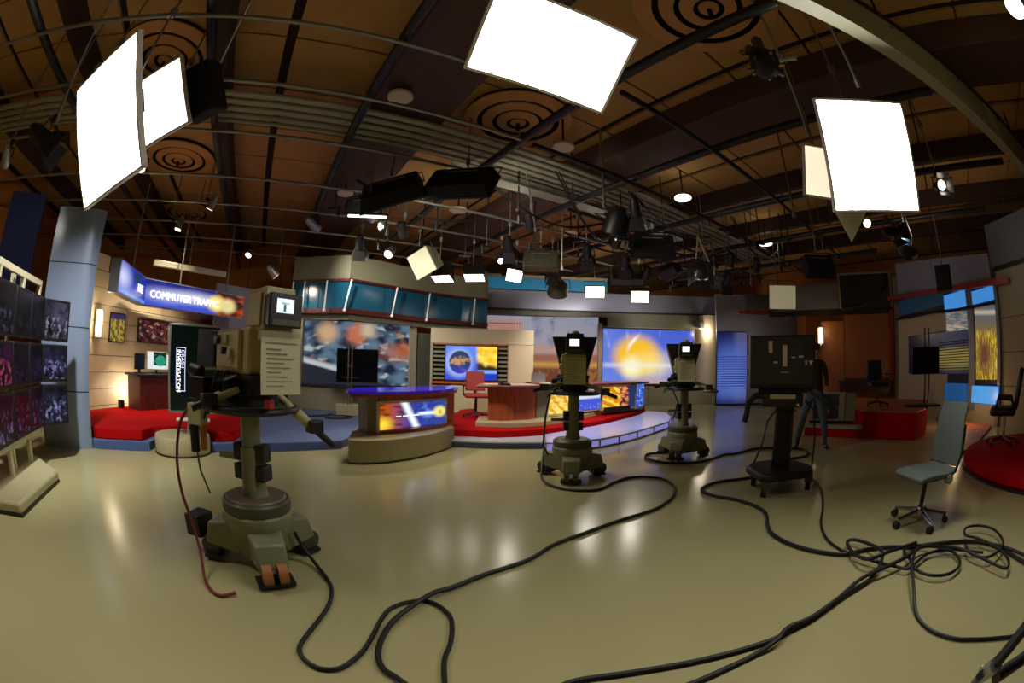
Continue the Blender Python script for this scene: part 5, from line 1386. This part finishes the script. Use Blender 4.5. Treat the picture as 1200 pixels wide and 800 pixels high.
spotlight('small lit white spotlight below the thin white tube, upper of two', (-2.68, 7.5, 4.0), (-.6, 11.7, 1.5), L=.25, r=.07, energy=80, color=WARM, spot=70)
spotlight('small lit white spotlight below the thin white tube, lower of two', (-2.55, 7.72, 3.92), (-1.5, 6.6, .6), L=.25, r=.07, energy=130, color=WARM, spot=70)
spotlight('flat white lit fixture left of the cream soft cube', (-2.86, 9.32, 3.8), (-3.6, 7.0, 1.5), L=.3, r=.11, energy=0)
spotlight('black spotlight with a bright lamp and blue edges above the white square light', (-.29, 9.74, 3.75), (.2, 6, .8), L=.3, r=.08, cm=M_navy)
spotlight('black spotlight with barn doors near the top right softbox by the ceiling', (4.95, 2.55, 3.42), (4.0, 1.2, 3.0), L=.3, r=.07, doors=True, cm=M_black)
spotlight('small bright white lamp under the upright right softbox', (5.5, 4.62, 3.58), (4.3, 3.2, 2.6), L=.22, r=.075)
spotlight('black spotlight with dark barn doors at the upper left by the big softbox', (-5.0, 1.75, 3.45), (-4.0, 3.2, 2.6), L=.4, r=.12, doors=True, lit=False, cm=M_black)
spotlight('small lamp with glowing rim hooked behind the top left of the big softbox', (-3.85, 1.62, 3.72), (-5.2, 3.2, .3), L=.2, r=.075, energy=230, color=(.98, .96, .9), spot=85)
spotlight('tiny lit lamp peeping under the lower edge of the big left softbox', (-4.3, 3.05, 3.42), (-3.2, 2.0, 2.0), L=.2, r=.06)
spotlight('chrome ended spotlight at the far left edge beneath the dark grid', (-5.6, 1.35, 3.25), (-7.4, 2.2, 2.7), L=.34, r=.075, lit=True, energy=45, color=WARM, spot=110)

def bank(label, pos, target, w_, h_, d_=.18, lit_edge=False, cm=None, roll=0, name='light_bank', energy=0):
    M_ = aim(pos, target) @ Matrix.Rotation(R(roll), 4, 'Y')
    t = T(name, label, 'light bank', M=M_)
    P('housing', MB().taper(w_ / 2, h_ / 2, -d_ / 2, w_ / 2 * .9, h_ / 2 * .85, d_ / 2), cm or M_black2, t, bev=.01)
    P('grid_frame', MB().box(-w_ / 2 - .01, w_ / 2 + .01, -d_ / 2 - .03, -d_ / 2, h_ / 2 - .03, h_ / 2 + .01).box(-w_ / 2 - .01, w_ / 2 + .01, -d_ / 2 - .03, -d_ / 2, -h_ / 2 - .01, -h_ / 2 + .03).box(-w_ / 2 - .01, -w_ / 2 + .03, -d_ / 2 - .03, -d_ / 2, -h_ / 2, h_ / 2).box(w_ / 2 - .03, w_ / 2 + .01, -d_ / 2 - .03, -d_ / 2, -h_ / 2, h_ / 2), M_black, t)
    P('tube_row', MB().box(-w_ / 2 + .05, w_ / 2 - .05, -d_ / 2 - .012, -d_ / 2 - .002, -h_ / 2 + .05, h_ / 2 - .05), M_wdim if lit_edge else M_disc, t)
    if energy:
        lamp('AREA', t, (0, -d_ / 2 - .04, 0), energy, NEUT, min(w_, h_) * .8)
    P('rear_vent', MB().box(-w_ / 4, w_ / 4, d_ / 2, d_ / 2 + .01, h_ * .22, h_ * .26), M_alu, t)
    P('yoke', MB().tube([(-w_ / 2 - .03, 0, 0), (-w_ / 2 - .03, 0, h_ / 2 + .08), (w_ / 2 + .03, 0, h_ / 2 + .08), (w_ / 2 + .03, 0, 0)], .012, 6), M_black, t)
    if True:
        drop(t, M_, (0, 0, h_ / 2 + .08))
    return t
bank('big dark light bank tilted steeply, left of two black backs in the ceiling centre', (-1.82, 5.75, 3.86), (-1.3, 8.0, 1.5), .95, .85, lit_edge=True, roll=24, energy=52)
bank('big dark light bank with pale vent line, right of two in the ceiling centre', (-.78, 5.62, 3.9), (-.1, 8.6, 1.8), 1.0, .55, lit_edge=True, roll=-6, energy=44)
bank('dark light bank above the thin white tube, partly hidden by the steeply tilted bank', (-2.62, 6.7, 3.98), (-2.4, 9.5, 3.2), .6, .35)
bank('olive light bank with a pale lower edge in front of the teal strip', (.58, 9.08, 3.62), (.8, 13, 2.0), .78, .5, cm=M_olivedk)
bank('olive light bank with a lit slot above the second white floodlight', (2.64, 9.63, 3.5), (3.2, 13, 1.6), .8, .5, cm=M_olivedk)
bank('black light bank with a thin white line at centre right of the ceiling', (2.85, 8.24, 3.85), (3.4, 12, 2.6), .95, .5)
bank('flat black bank hanging far right of the centre before the brown wall', (6.28, 6.95, 3.45), (7.4, 10, 2.0), .75, .5)
t = T('tube_light', 'thin bright white fluorescent tube below the black light banks', 'tube light', (-2.06, 5.53, 3.37), R(16))
P('tube', MB().cyl((-.28, 0, 0), (.28, 0, 0), .017, n=10), M_wlit, t)
P('batten', MB().box(-.3, .3, -.02, .02, .022, .05), M_black, t)
P('drop_pole', MB().cyl((0, 0, .05), (0, 0, CZ - 3.42), .01, n=6), M_steel, t)

def flood(label, pos, target, w_, h_, d_, lit=True, cm=None, energy=0, color=NEUT, face=None, name='floodlight', roll=0):
    M_ = aim(pos, target) @ Matrix.Rotation(R(roll), 4, 'Y')
    t = T(name, label, 'floodlight', M=M_)
    P('housing', MB().taper(w_ / 2, h_ / 2, 0, w_ / 2 * .7, h_ / 2 * .7, d_), cm or M_black, t, bev=.008)
    P('face', MB().box(-w_ / 2 + .015, w_ / 2 - .015, -.012, -.001, -h_ / 2 + .015, h_ / 2 - .015), face or (M_wlit if lit else M_cream), t)
    P('yoke', MB().tube([(-w_ / 2 - .015, d_ * .4, 0), (-w_ / 2 - .015, d_ * .4, h_ / 2 + .1), (w_ / 2 + .015, d_ * .4, h_ / 2 + .1), (w_ / 2 + .015, d_ * .4, 0)], .011, 6), M_black, t)
    drop(t, M_, (0, d_ * .4, h_ / 2 + .09))
    if energy:
        lamp('SPOT', t, (0, -.03, 0), energy, color, w_ * .4, 110, .6)
    return t
M_facedim = mat('dim_cloth_face', (222, 220, 186), .6, emit=.35)
flood('cream fabric soft cube light hanging over the pavilion band', (-1.98, 8.98, 3.5), (-2.9, 6.6, 2.6), .58, .58, .5, cm=M_olive, face=M_facedim, roll=-22)
flood('black floodlight with a white lower edge right of the cream soft cube', (-1.69, 10.1, 3.38), (-1.85, 9.5, 1.6), .5, .34, .4, energy=12)
flood('black floodlight with a white lower edge, second to the right of the soft cube', (-.94, 10.27, 3.45), (-1.0, 9.6, 1.6), .5, .34, .4, energy=12)
flood('bare white square light above the left end of the teal strip', (.02, 10.19, 3.5), (-.4, 7.4, 2.6), .40, .32, .15, energy=15, roll=12)
flood('white floodlight shining in front of the grey fascia, left of two', (2.14, 11.08, 3.32), (1.7, 8.4, 2.2), .52, .32, .35, cm=M_olive, energy=15)
flood('white floodlight shining in front of the grey fascia, right of two', (3.45, 11.3, 3.28), (2.9, 8.4, 2.2), .52, .32, .35, cm=M_olive, energy=15)
flood('black floodlight with a tiny white lower lip over the far camera', (4.95, 9.88, 3.42), (5.0, 9.2, 1.0), .85, .36, .4, cm=M_black, face=M_black2)
flood('dim cream square softlight with a black side by the red stripe wall', (6.74, 9.1, 3.12), (5.9, 6.8, 2.6), .78, .62, .3, face=mat('dim_cream_cloth', (214, 206, 166), .6, emit=.25))
t = spotlight('olive scoop lamp with a square bracket in front of the grey fascia', (1.11, 10.57, 3.15), (1.3, 12.5, .8), L=.36, r=.26, lit=True, cm=M_olivedk, energy=150, color=NEUT, spot=100)
spotlight('black scoop lamp with a pale handle below the black pipe in the ceiling centre', (1.79, 7.33, 3.75), (1.2, 9.2, .8), L=.5, r=.24, lit=False, cm=M_black, energy=260, spot=90)
spotlight('black moving light with chrome details above the second white floodlight', (3.45, 9.21, 3.5), (2.4, 15.4, 3.4), L=.55, r=.2, lit=False, cm=M_black, energy=220, color=NEUT, spot=70)
spotlight('round black lamp with open barn doors to the right of the moving light', (4.05, 8.5, 3.4), (6.6, 15.3, 3.0), L=.4, r=.16, lit=False, doors=True, cm=M_black, energy=240, color=NEUT, spot=60)
t = T('flag_frame', 'pale folding flag frame standing up among the black lamps right of centre', 'light flag', (3.77, 7.88, 3.52), R(20))
P('frame', MB().cyl((-.16, 0, 0), (-.06, 0, .5), .014, n=8).cyl((-.06, 0, .5), (.24, 0, -.04), .02, n=8), M_cream, t)
P('cloth', MB().add([(.0, .02, .0), (.3, .05, .0), (.24, .05, .36), (0, .03, 0.0), (.3, .06, 0), (.24, .06, .36)], [(0, 1, 2), (5, 4, 3), (0, 3, 4, 1), (1, 4, 5, 2), (2, 5, 3, 0)]), M_greengrey, t)
P('bracket', MB().box(-.3, .36, -.02, .02, -.05, -.02), M_black, t)
P('drop_pole', MB().cyl((.1, 0, -.03), (.1, 0, CZ - 3.57), .012, n=8), M_steel, t)
# cluster at the right
spotlight('black lamp cluster fixture with a cream housing under the right softbox', (5.87, 4.28, 3.4), (9.0, 4.4, 3.9), L=.4, r=.10, lit=True, doors=True, cm=M_black, energy=35, color=WARM, spot=100)
t = T('dish_light', 'cream half dish lamp hanging at the lower end of the right lamp cluster', 'lamp', (6.16, 4.24, 3.12))
P('dish', MB().lathe([(.001, -.10), (.14, -.07), (.2, 0), (.19, 0), (.13, -.06), (.001, -.088)], 20, Matrix.Rotation(R(25), 4, 'Y')), M_black, t)
P('diffuser', MB().lathe([(.001, .02), (.19, .0)], 20, Matrix.Rotation(R(25), 4, 'Y')), M_cream, t)
P('arm', MB().tube([(.1, 0, .05), (.22, 0, .3), (.1, 0, .6), (.0, 0, GZ - 3.1)], .012, 8), M_black, t)
t = T('round_lamp', 'dull blue round lamp back in the right lamp cluster', 'lamp', (6.32, 4.35, 3.35))
P('shell', MB().sph((0, 0, 0), .16, 16, 10, (1, .6, 1)), mat('dull_blue_shell', (40, 66, 92), .5), t)
P('drop_pole', MB().cyl((0, 0, .14), (0, 0, GZ - 3.33), .012, n=8), M_steel, t)
t = T('wall_speaker', 'black loudspeaker hanging above the dark red valance on the right', 'loudspeaker', (8.36, 4.78, 2.78), R(-60))
P('cabinet', MB().box(-.2, .2, -.16, .16, 0, .5), M_black2, t, bev=.02)
P('grille', MB().box(-.17, .17, -.175, -.16, .03, .47), M_black, t)
P('drop_pole', MB().cyl((0, 0, .5), (0, 0, GZ - 2.76), .014, n=8), M_steel, t)
t = T('round_remote_head', 'black remote camera head bristling with small chrome parts at the top right', 'camera head', (2.19, 2.54, 4.02))
P('body', MB().lathe([(.001, -.16), (.10, -.13), (.15, -.05), (.15, .05), (.10, .12), (.001, .14)], 18), M_black, t)
P('bracket', MB().box(-.16, .16, -.03, .03, .1, .16).box(-.04, .04, -.04, .04, .14, .32), M_olivedk, t)
for k in range(7):
    a = k * .9
    P('knob', MB().cyl((.13 * math.cos(a), .13 * math.sin(a), -.08 + .03 * (k % 3)), (.19 * math.cos(a), .19 * math.sin(a), -.09 + .03 * (k % 3)), .018, n=8), M_chrome, t)
P('side_arm', MB().cyl((.1, -.1, .0), (.26, -.2, .02), .024, n=10), M_alu, t)
P('loose_cable', MB().tube(smooth([(-.1, .05, .1), (-.24, .0, .08), (-.26, -.04, -.02), (-.14, -.08, .02)]), .008, 6), M_black, t)
P('loose_cable', MB().tube(smooth([(.05, 0, -.14), (.08, .03, -.26), (.16, .06, -.3)]), .008, 6), M_black, t)

# pale round ceiling discs on stems
def disc_lamp(label, p, lit, r=.17):
    t = T('disc_lamp', label, 'ceiling lamp', p)
    P('disc', MB().lathe([(.001, 0), (r * .9, .0), (r, .02), (r * .96, .045), (r * .4, .07), (.001, .075)], 28), M_pale if lit else M_disc, t)
    P('stem', MB().cyl((0, 0, .07), (0, 0, CZ - p[2] - .055), .018, n=8), M_black, t)
disc_lamp('pale round disc lamp above the steeply tilted black bank', (-1.44, 4.38, 4.56), False)
disc_lamp('pale round disc lamp below the ceiling diffuser under the overhead softbox', (.7, 5.75, 4.56), False)
disc_lamp('bright oval disc lamp right of the centre by the black pipes', (3.21, 7.31, 4.56), True)
disc_lamp('small far pale disc lamp above the olive light bank', (1.35, 9.91, 4.5), False, .2)
disc_lamp('small pale disc lamp under the right black bank in the ceiling centre', (-1.17, 8.46, 4.5), False, .19)
disc_lamp('small bright far disc lamp left of the upright right softbox', (6.43, 9.26, 4.5), True, .2)
disc_lamp('pale disc lamp left of the black banks at the dark pipe', (-3.24, 7.28, 4.5), False)
t = T('globe_lamp', 'bright round globe lamp in the top right corner', 'ceiling lamp', (4.3, .02, 4.36))
P('globe', MB().sph((0, 0, 0), .13, 20, 12), M_pale, t)
P('stem', MB().cyl((0, 0, .12), (0, 0, CZ - 4.4), .018, n=8), M_black, t)
# bare poles hanging from the grid
for lab, a, b in (('slanted bright steel pole hooked on the olive light bank', (.03, 6.3, CZ - .045), (.38, 7.36, 3.72)), ('thin upright steel pole above the olive scoop lamp', (.96, 8.19, CZ - .045), (.93, 8.15, 3.2)),
                  ('bright steel pole hanging from the grid right of the bright disc lamp stems', (1.35, 6.1, CZ - .045), (1.35, 6.1, 3.75)), ('short steel pole hanging left of the upright right softbox', (4.1, 5.0, CZ - .045), (4.1, 5.0, 3.55)),
                  ('long slanted steel pole at the upper left above the barn door spotlight', (-4.1, 1.25, CZ - .045), (-4.75, 1.68, 3.62)), ('slanted steel pole beside the smaller left softbox', (-2.6, 2.3, CZ - .045), (-3.2, 2.85, 3.7)),
                  ('steel pole slanting right of the remote camera head', (2.35, 2.5, CZ - .045), (2.95, 3.05, 3.7)), ('steel pole over the upright right softbox', (2.75, 1.95, 4.3), (2.98, 2.1, 3.75)),
                  ('steel pole hanging in front of the brown wall above the cream square softlight', (6.2, 8.6, CZ - .045), (6.2, 8.6, 3.3)), ('long thin steel pole hanging above the lavender wall', (5.3, 8.4, CZ - .045), (5.3, 8.4, 3.2))):
    one('hanging_pole', MB().cyl(a, b, .016, n=8).cyl(Vector(b) - (Vector(b) - Vector(a)).normalized() * .08, b, .03, n=8), M_steel, lab, 'pole')
# dark clutter of the grid: unlit black spotlights, black drop poles, cable swags, dark cross pipes
for k, (x, y, z, tx, ty) in enumerate(((-3.3, 8.6, 3.75, -4, 11), (-2.2, 8.1, 3.85, -2, 12), (-.1, 8.6, 3.7, .5, 12), (.3, 7.6, 3.85, 1, 11), (1.5, 8.6, 3.6, 2, 12), (1.95, 8.0, 3.7, 1, 12), (2.4, 8.9, 3.5, 3, 12),
                                      (3.0, 9.4, 3.4, 3, 13), (4.4, 9.2, 3.55, 5, 12), (4.7, 8.3, 3.6, 6, 12), (5.2, 9.4, 3.4, 6, 13), (5.6, 8.6, 3.6, 7, 12), (.9, 9.8, 3.5, 1.4, 13), (6.9, 7.4, 3.5, 8, 10), (2.1, 6.9, 3.95, 3, 9))):
    spotlight('small unlit black spotlight hanging in the dark lighting grid over the set', (x, y, z), (tx, ty, 1.0), L=.34, r=.10, lit=False, doors=k % 2 == 0, cm=M_black, group='unlit black spotlights of the grid')
me = None
for k in range(26):
    x, y = -3.4 + 10.6 * ((k * .618) % 1), 6.6 + 4.8 * ((k * .414 + .13) % 1)
    h = 1.0 + .55 * ((k * .732) % 1)
    if me is None or k % 5 == 0:
        o = P('drop_pole', MB().cyl((0, 0, 0), (0, 0, h), .016, n=6).box(-.14, .14, -.02, .02, -.02, .02).cyl((.1, 0, -.02), (.1, 0, -.16), .03, n=8), M_black, None)
        me = o.data
        hh = h
    else:
        o = bpy.data.objects.new('drop_pole', me)
        COL.objects.link(o)
    o.location = (x, y, CZ - .05 - hh)
    o.rotation_euler = (0, 0, k * 1.1)
    tag(o, 'thin black drop pole with a small crossbar hanging from the dark ceiling', 'pole', 'black drop poles over the set')
for k, (a, b) in enumerate((((-2.6, 6.2), (-.6, 8.4)), ((-.4, 6.6), (1.9, 8.2)), ((.6, 6.0), (2.4, 9.4)), ((1.9, 6.6), (4.4, 8.6)), ((2.6, 8.8), (5.4, 9.0)), ((4.2, 7.2), (6.6, 9.0)), ((1.0, 9.0), (3.6, 9.8)), ((4.6, 4.6), (6.2, 6.4)))):
    pts = [(a[0] + (b[0] - a[0]) * q, a[1] + (b[1] - a[1]) * q, GZ - .02 - .32 * math.sin(PI * q) * (1 + .3 * (k % 3))) for q in [i / 6 for i in range(7)]]
    one('hanging_cable', MB().tube(smooth(pts, 3), .016, 6).tube(smooth([(p[0] + .05, p[1], p[2] - .04 * math.sin(i)) for i, p in enumerate(pts)], 3), .012, 6), M_rubber,
        'black cable swag drooping between pipes of the dark lighting grid', 'cable', 'cable swags of the lighting grid')
for v_, ua, ub in ((4.25, 3.0, 13.5), (5.9, 5.1, 13.5), (7.15, 7.5, 12.5), (2.6, 3.0, 12.0)):
    one('grid_pipe', room(MB().cyl((ua, v_, GZ - .02), (ub, v_, GZ - .02), .035, n=8)), M_black, 'black lighting grid pipe running left to right in the right half of the ceiling', 'pipe', 'black cross pipes of the right grid')

# ================================================================ PERSON BEHIND THE PROMPTER CART
def person(label, loc, rz):
    t = T('person', label, 'person', loc, R(rz))
    J = {}
    me = bpy.data.meshes.new('body')
    bm = bmesh.new()
    sk = bm.verts.layers.skin.new()
    def v(n, p, r, par=None, root=False):
        x = bm.verts.new(p)
        x[sk].radius = (r[0], r[1]) if isinstance(r, tuple) else (r, r)
        x[sk].use_root = root
        J[n] = x
        if par: bm.edges.new((J[par], x))
    v('pelvis', (0, 0, .95), (.165, .115), None, True)
    v('waist', (0, .0, 1.10), (.15, .10), 'pelvis')
    v('chest', (0, -.01, 1.30), (.165, .115), 'waist')
    v('shoulders', (0, 0, 1.43), (.12, .085), 'chest')
    v('neck', (0, -.01, 1.52), .055, 'shoulders')
    v('skull', (0, -.03, 1.62), (.078, .092), 'neck')
    v('crown', (0, -.02, 1.70), (.07, .085), 'skull')
    for s, n in ((-1, 'l'), (1, 'r')):
        v('hip' + n, (s * .10, 0, .88), (.095, .10), 'pelvis')
        v('thigh' + n, (s * .15, -.01, .68), .09, 'hip' + n)
        v('knee' + n, (s * .20, -.02, .49), .07, 'thigh' + n)
        v('calf' + n, (s * .235, .0, .32), .068, 'knee' + n)
        v('ankle' + n, (s * .265, .02, .10), .042, 'calf' + n)
        v('heel' + n, (s * .268, .03, .045), .042, 'ankle' + n)
        v('toe' + n, (s * .30, -.16, .035), (.042, .032), 'heel' + n)
        v('shoulder' + n, (s * .17, 0, 1.42), .065, 'shoulders')
        v('elbow' + n, (s * .23, .01, 1.14), .046, 'shoulder' + n)
        v('wrist' + n, (s * .20, -.2, 1.02), .03, 'elbow' + n)
        v('palm' + n, (s * .185, -.27, 1.0), (.036, .02), 'wrist' + n)
        for k in range(4):
            fx = s * (.185 + (k - 1.5) * .021)
            ln = (.062, .074, .068, .05)[k]
            v('k%d%s' % (k, n), (fx, -.315, .998), .010, 'palm' + n)
            v('m%d%s' % (k, n), (fx, -.315 - ln * .55, .985), .009, 'k%d%s' % (k, n))
            v('t%d%s' % (k, n), (fx, -.315 - ln * .8, .962), .008, 'm%d%s' % (k, n))
        v('th1' + n, (s * .145, -.27, .985), .011, 'palm' + n)
        v('th2' + n, (s * .13, -.31, .97), .009, 'th1' + n)
    bm.to_mesh(me)
    bm.free()
    o = bpy.data.objects.new('body_skin', me)
    COL.objects.link(o)
    m = o.modifiers.new('skin', 'SKIN')
    m.use_smooth_shade = True
    s2 = o.modifiers.new('sub', 'SUBSURF')
    s2.levels = s2.render_levels = 1
    dg = bpy.context.evaluated_depsgraph_get()
    dg.update()
    out = bpy.data.meshes.new_from_object(o.evaluated_get(dg))
    bpy.data.objects.remove(o)
    out.materials.clear()
    for mm in (M_shirt, M_jeans, M_skin, M_black):
        out.materials.append(mm)
    for p in out.polygons:
        c = p.center
        p.use_smooth = True
        if c.z > 1.50: p.material_index = 2
        elif c.y < -.19 and c.z > .9: p.material_index = 2
        elif c.z < .085: p.material_index = 3
        elif c.z < .96 and c.y > -.19: p.material_index = 1
        else: p.material_index = 0
    b = bpy.data.objects.new('body', out)
    COL.objects.link(b)
    b.parent = t
    WM[b.name] = WM[t.name]
    P('hair', MB().sph((0, -.008, 1.685), .102, 16, 10, (.86, 1.0, .95)), M_hair, t)
    for s in (-1, 1):
        P('eye', MB().sph((s * .032, -.112, 1.635), .011, 8, 6), M_white, b)
        P('ear', MB().sph((s * .083, -.02, 1.625), .028, 8, 6, (.4, .7, 1.1)), M_skin, b)
    P('nose', MB().taper(.010, .02, 0, .016, .026, .03, Matrix.Translation((0, -.14, 1.605))), M_skin, b, bev=.004)
    P('mouth', MB().box(-.022, .022, -.117, -.11, 1.565, 1.573), M_redband, b)
    return t
person('person in dark brown top and grey blue jeans standing legs apart behind the prompter cart', (5.07, 5.87, 0), -35)
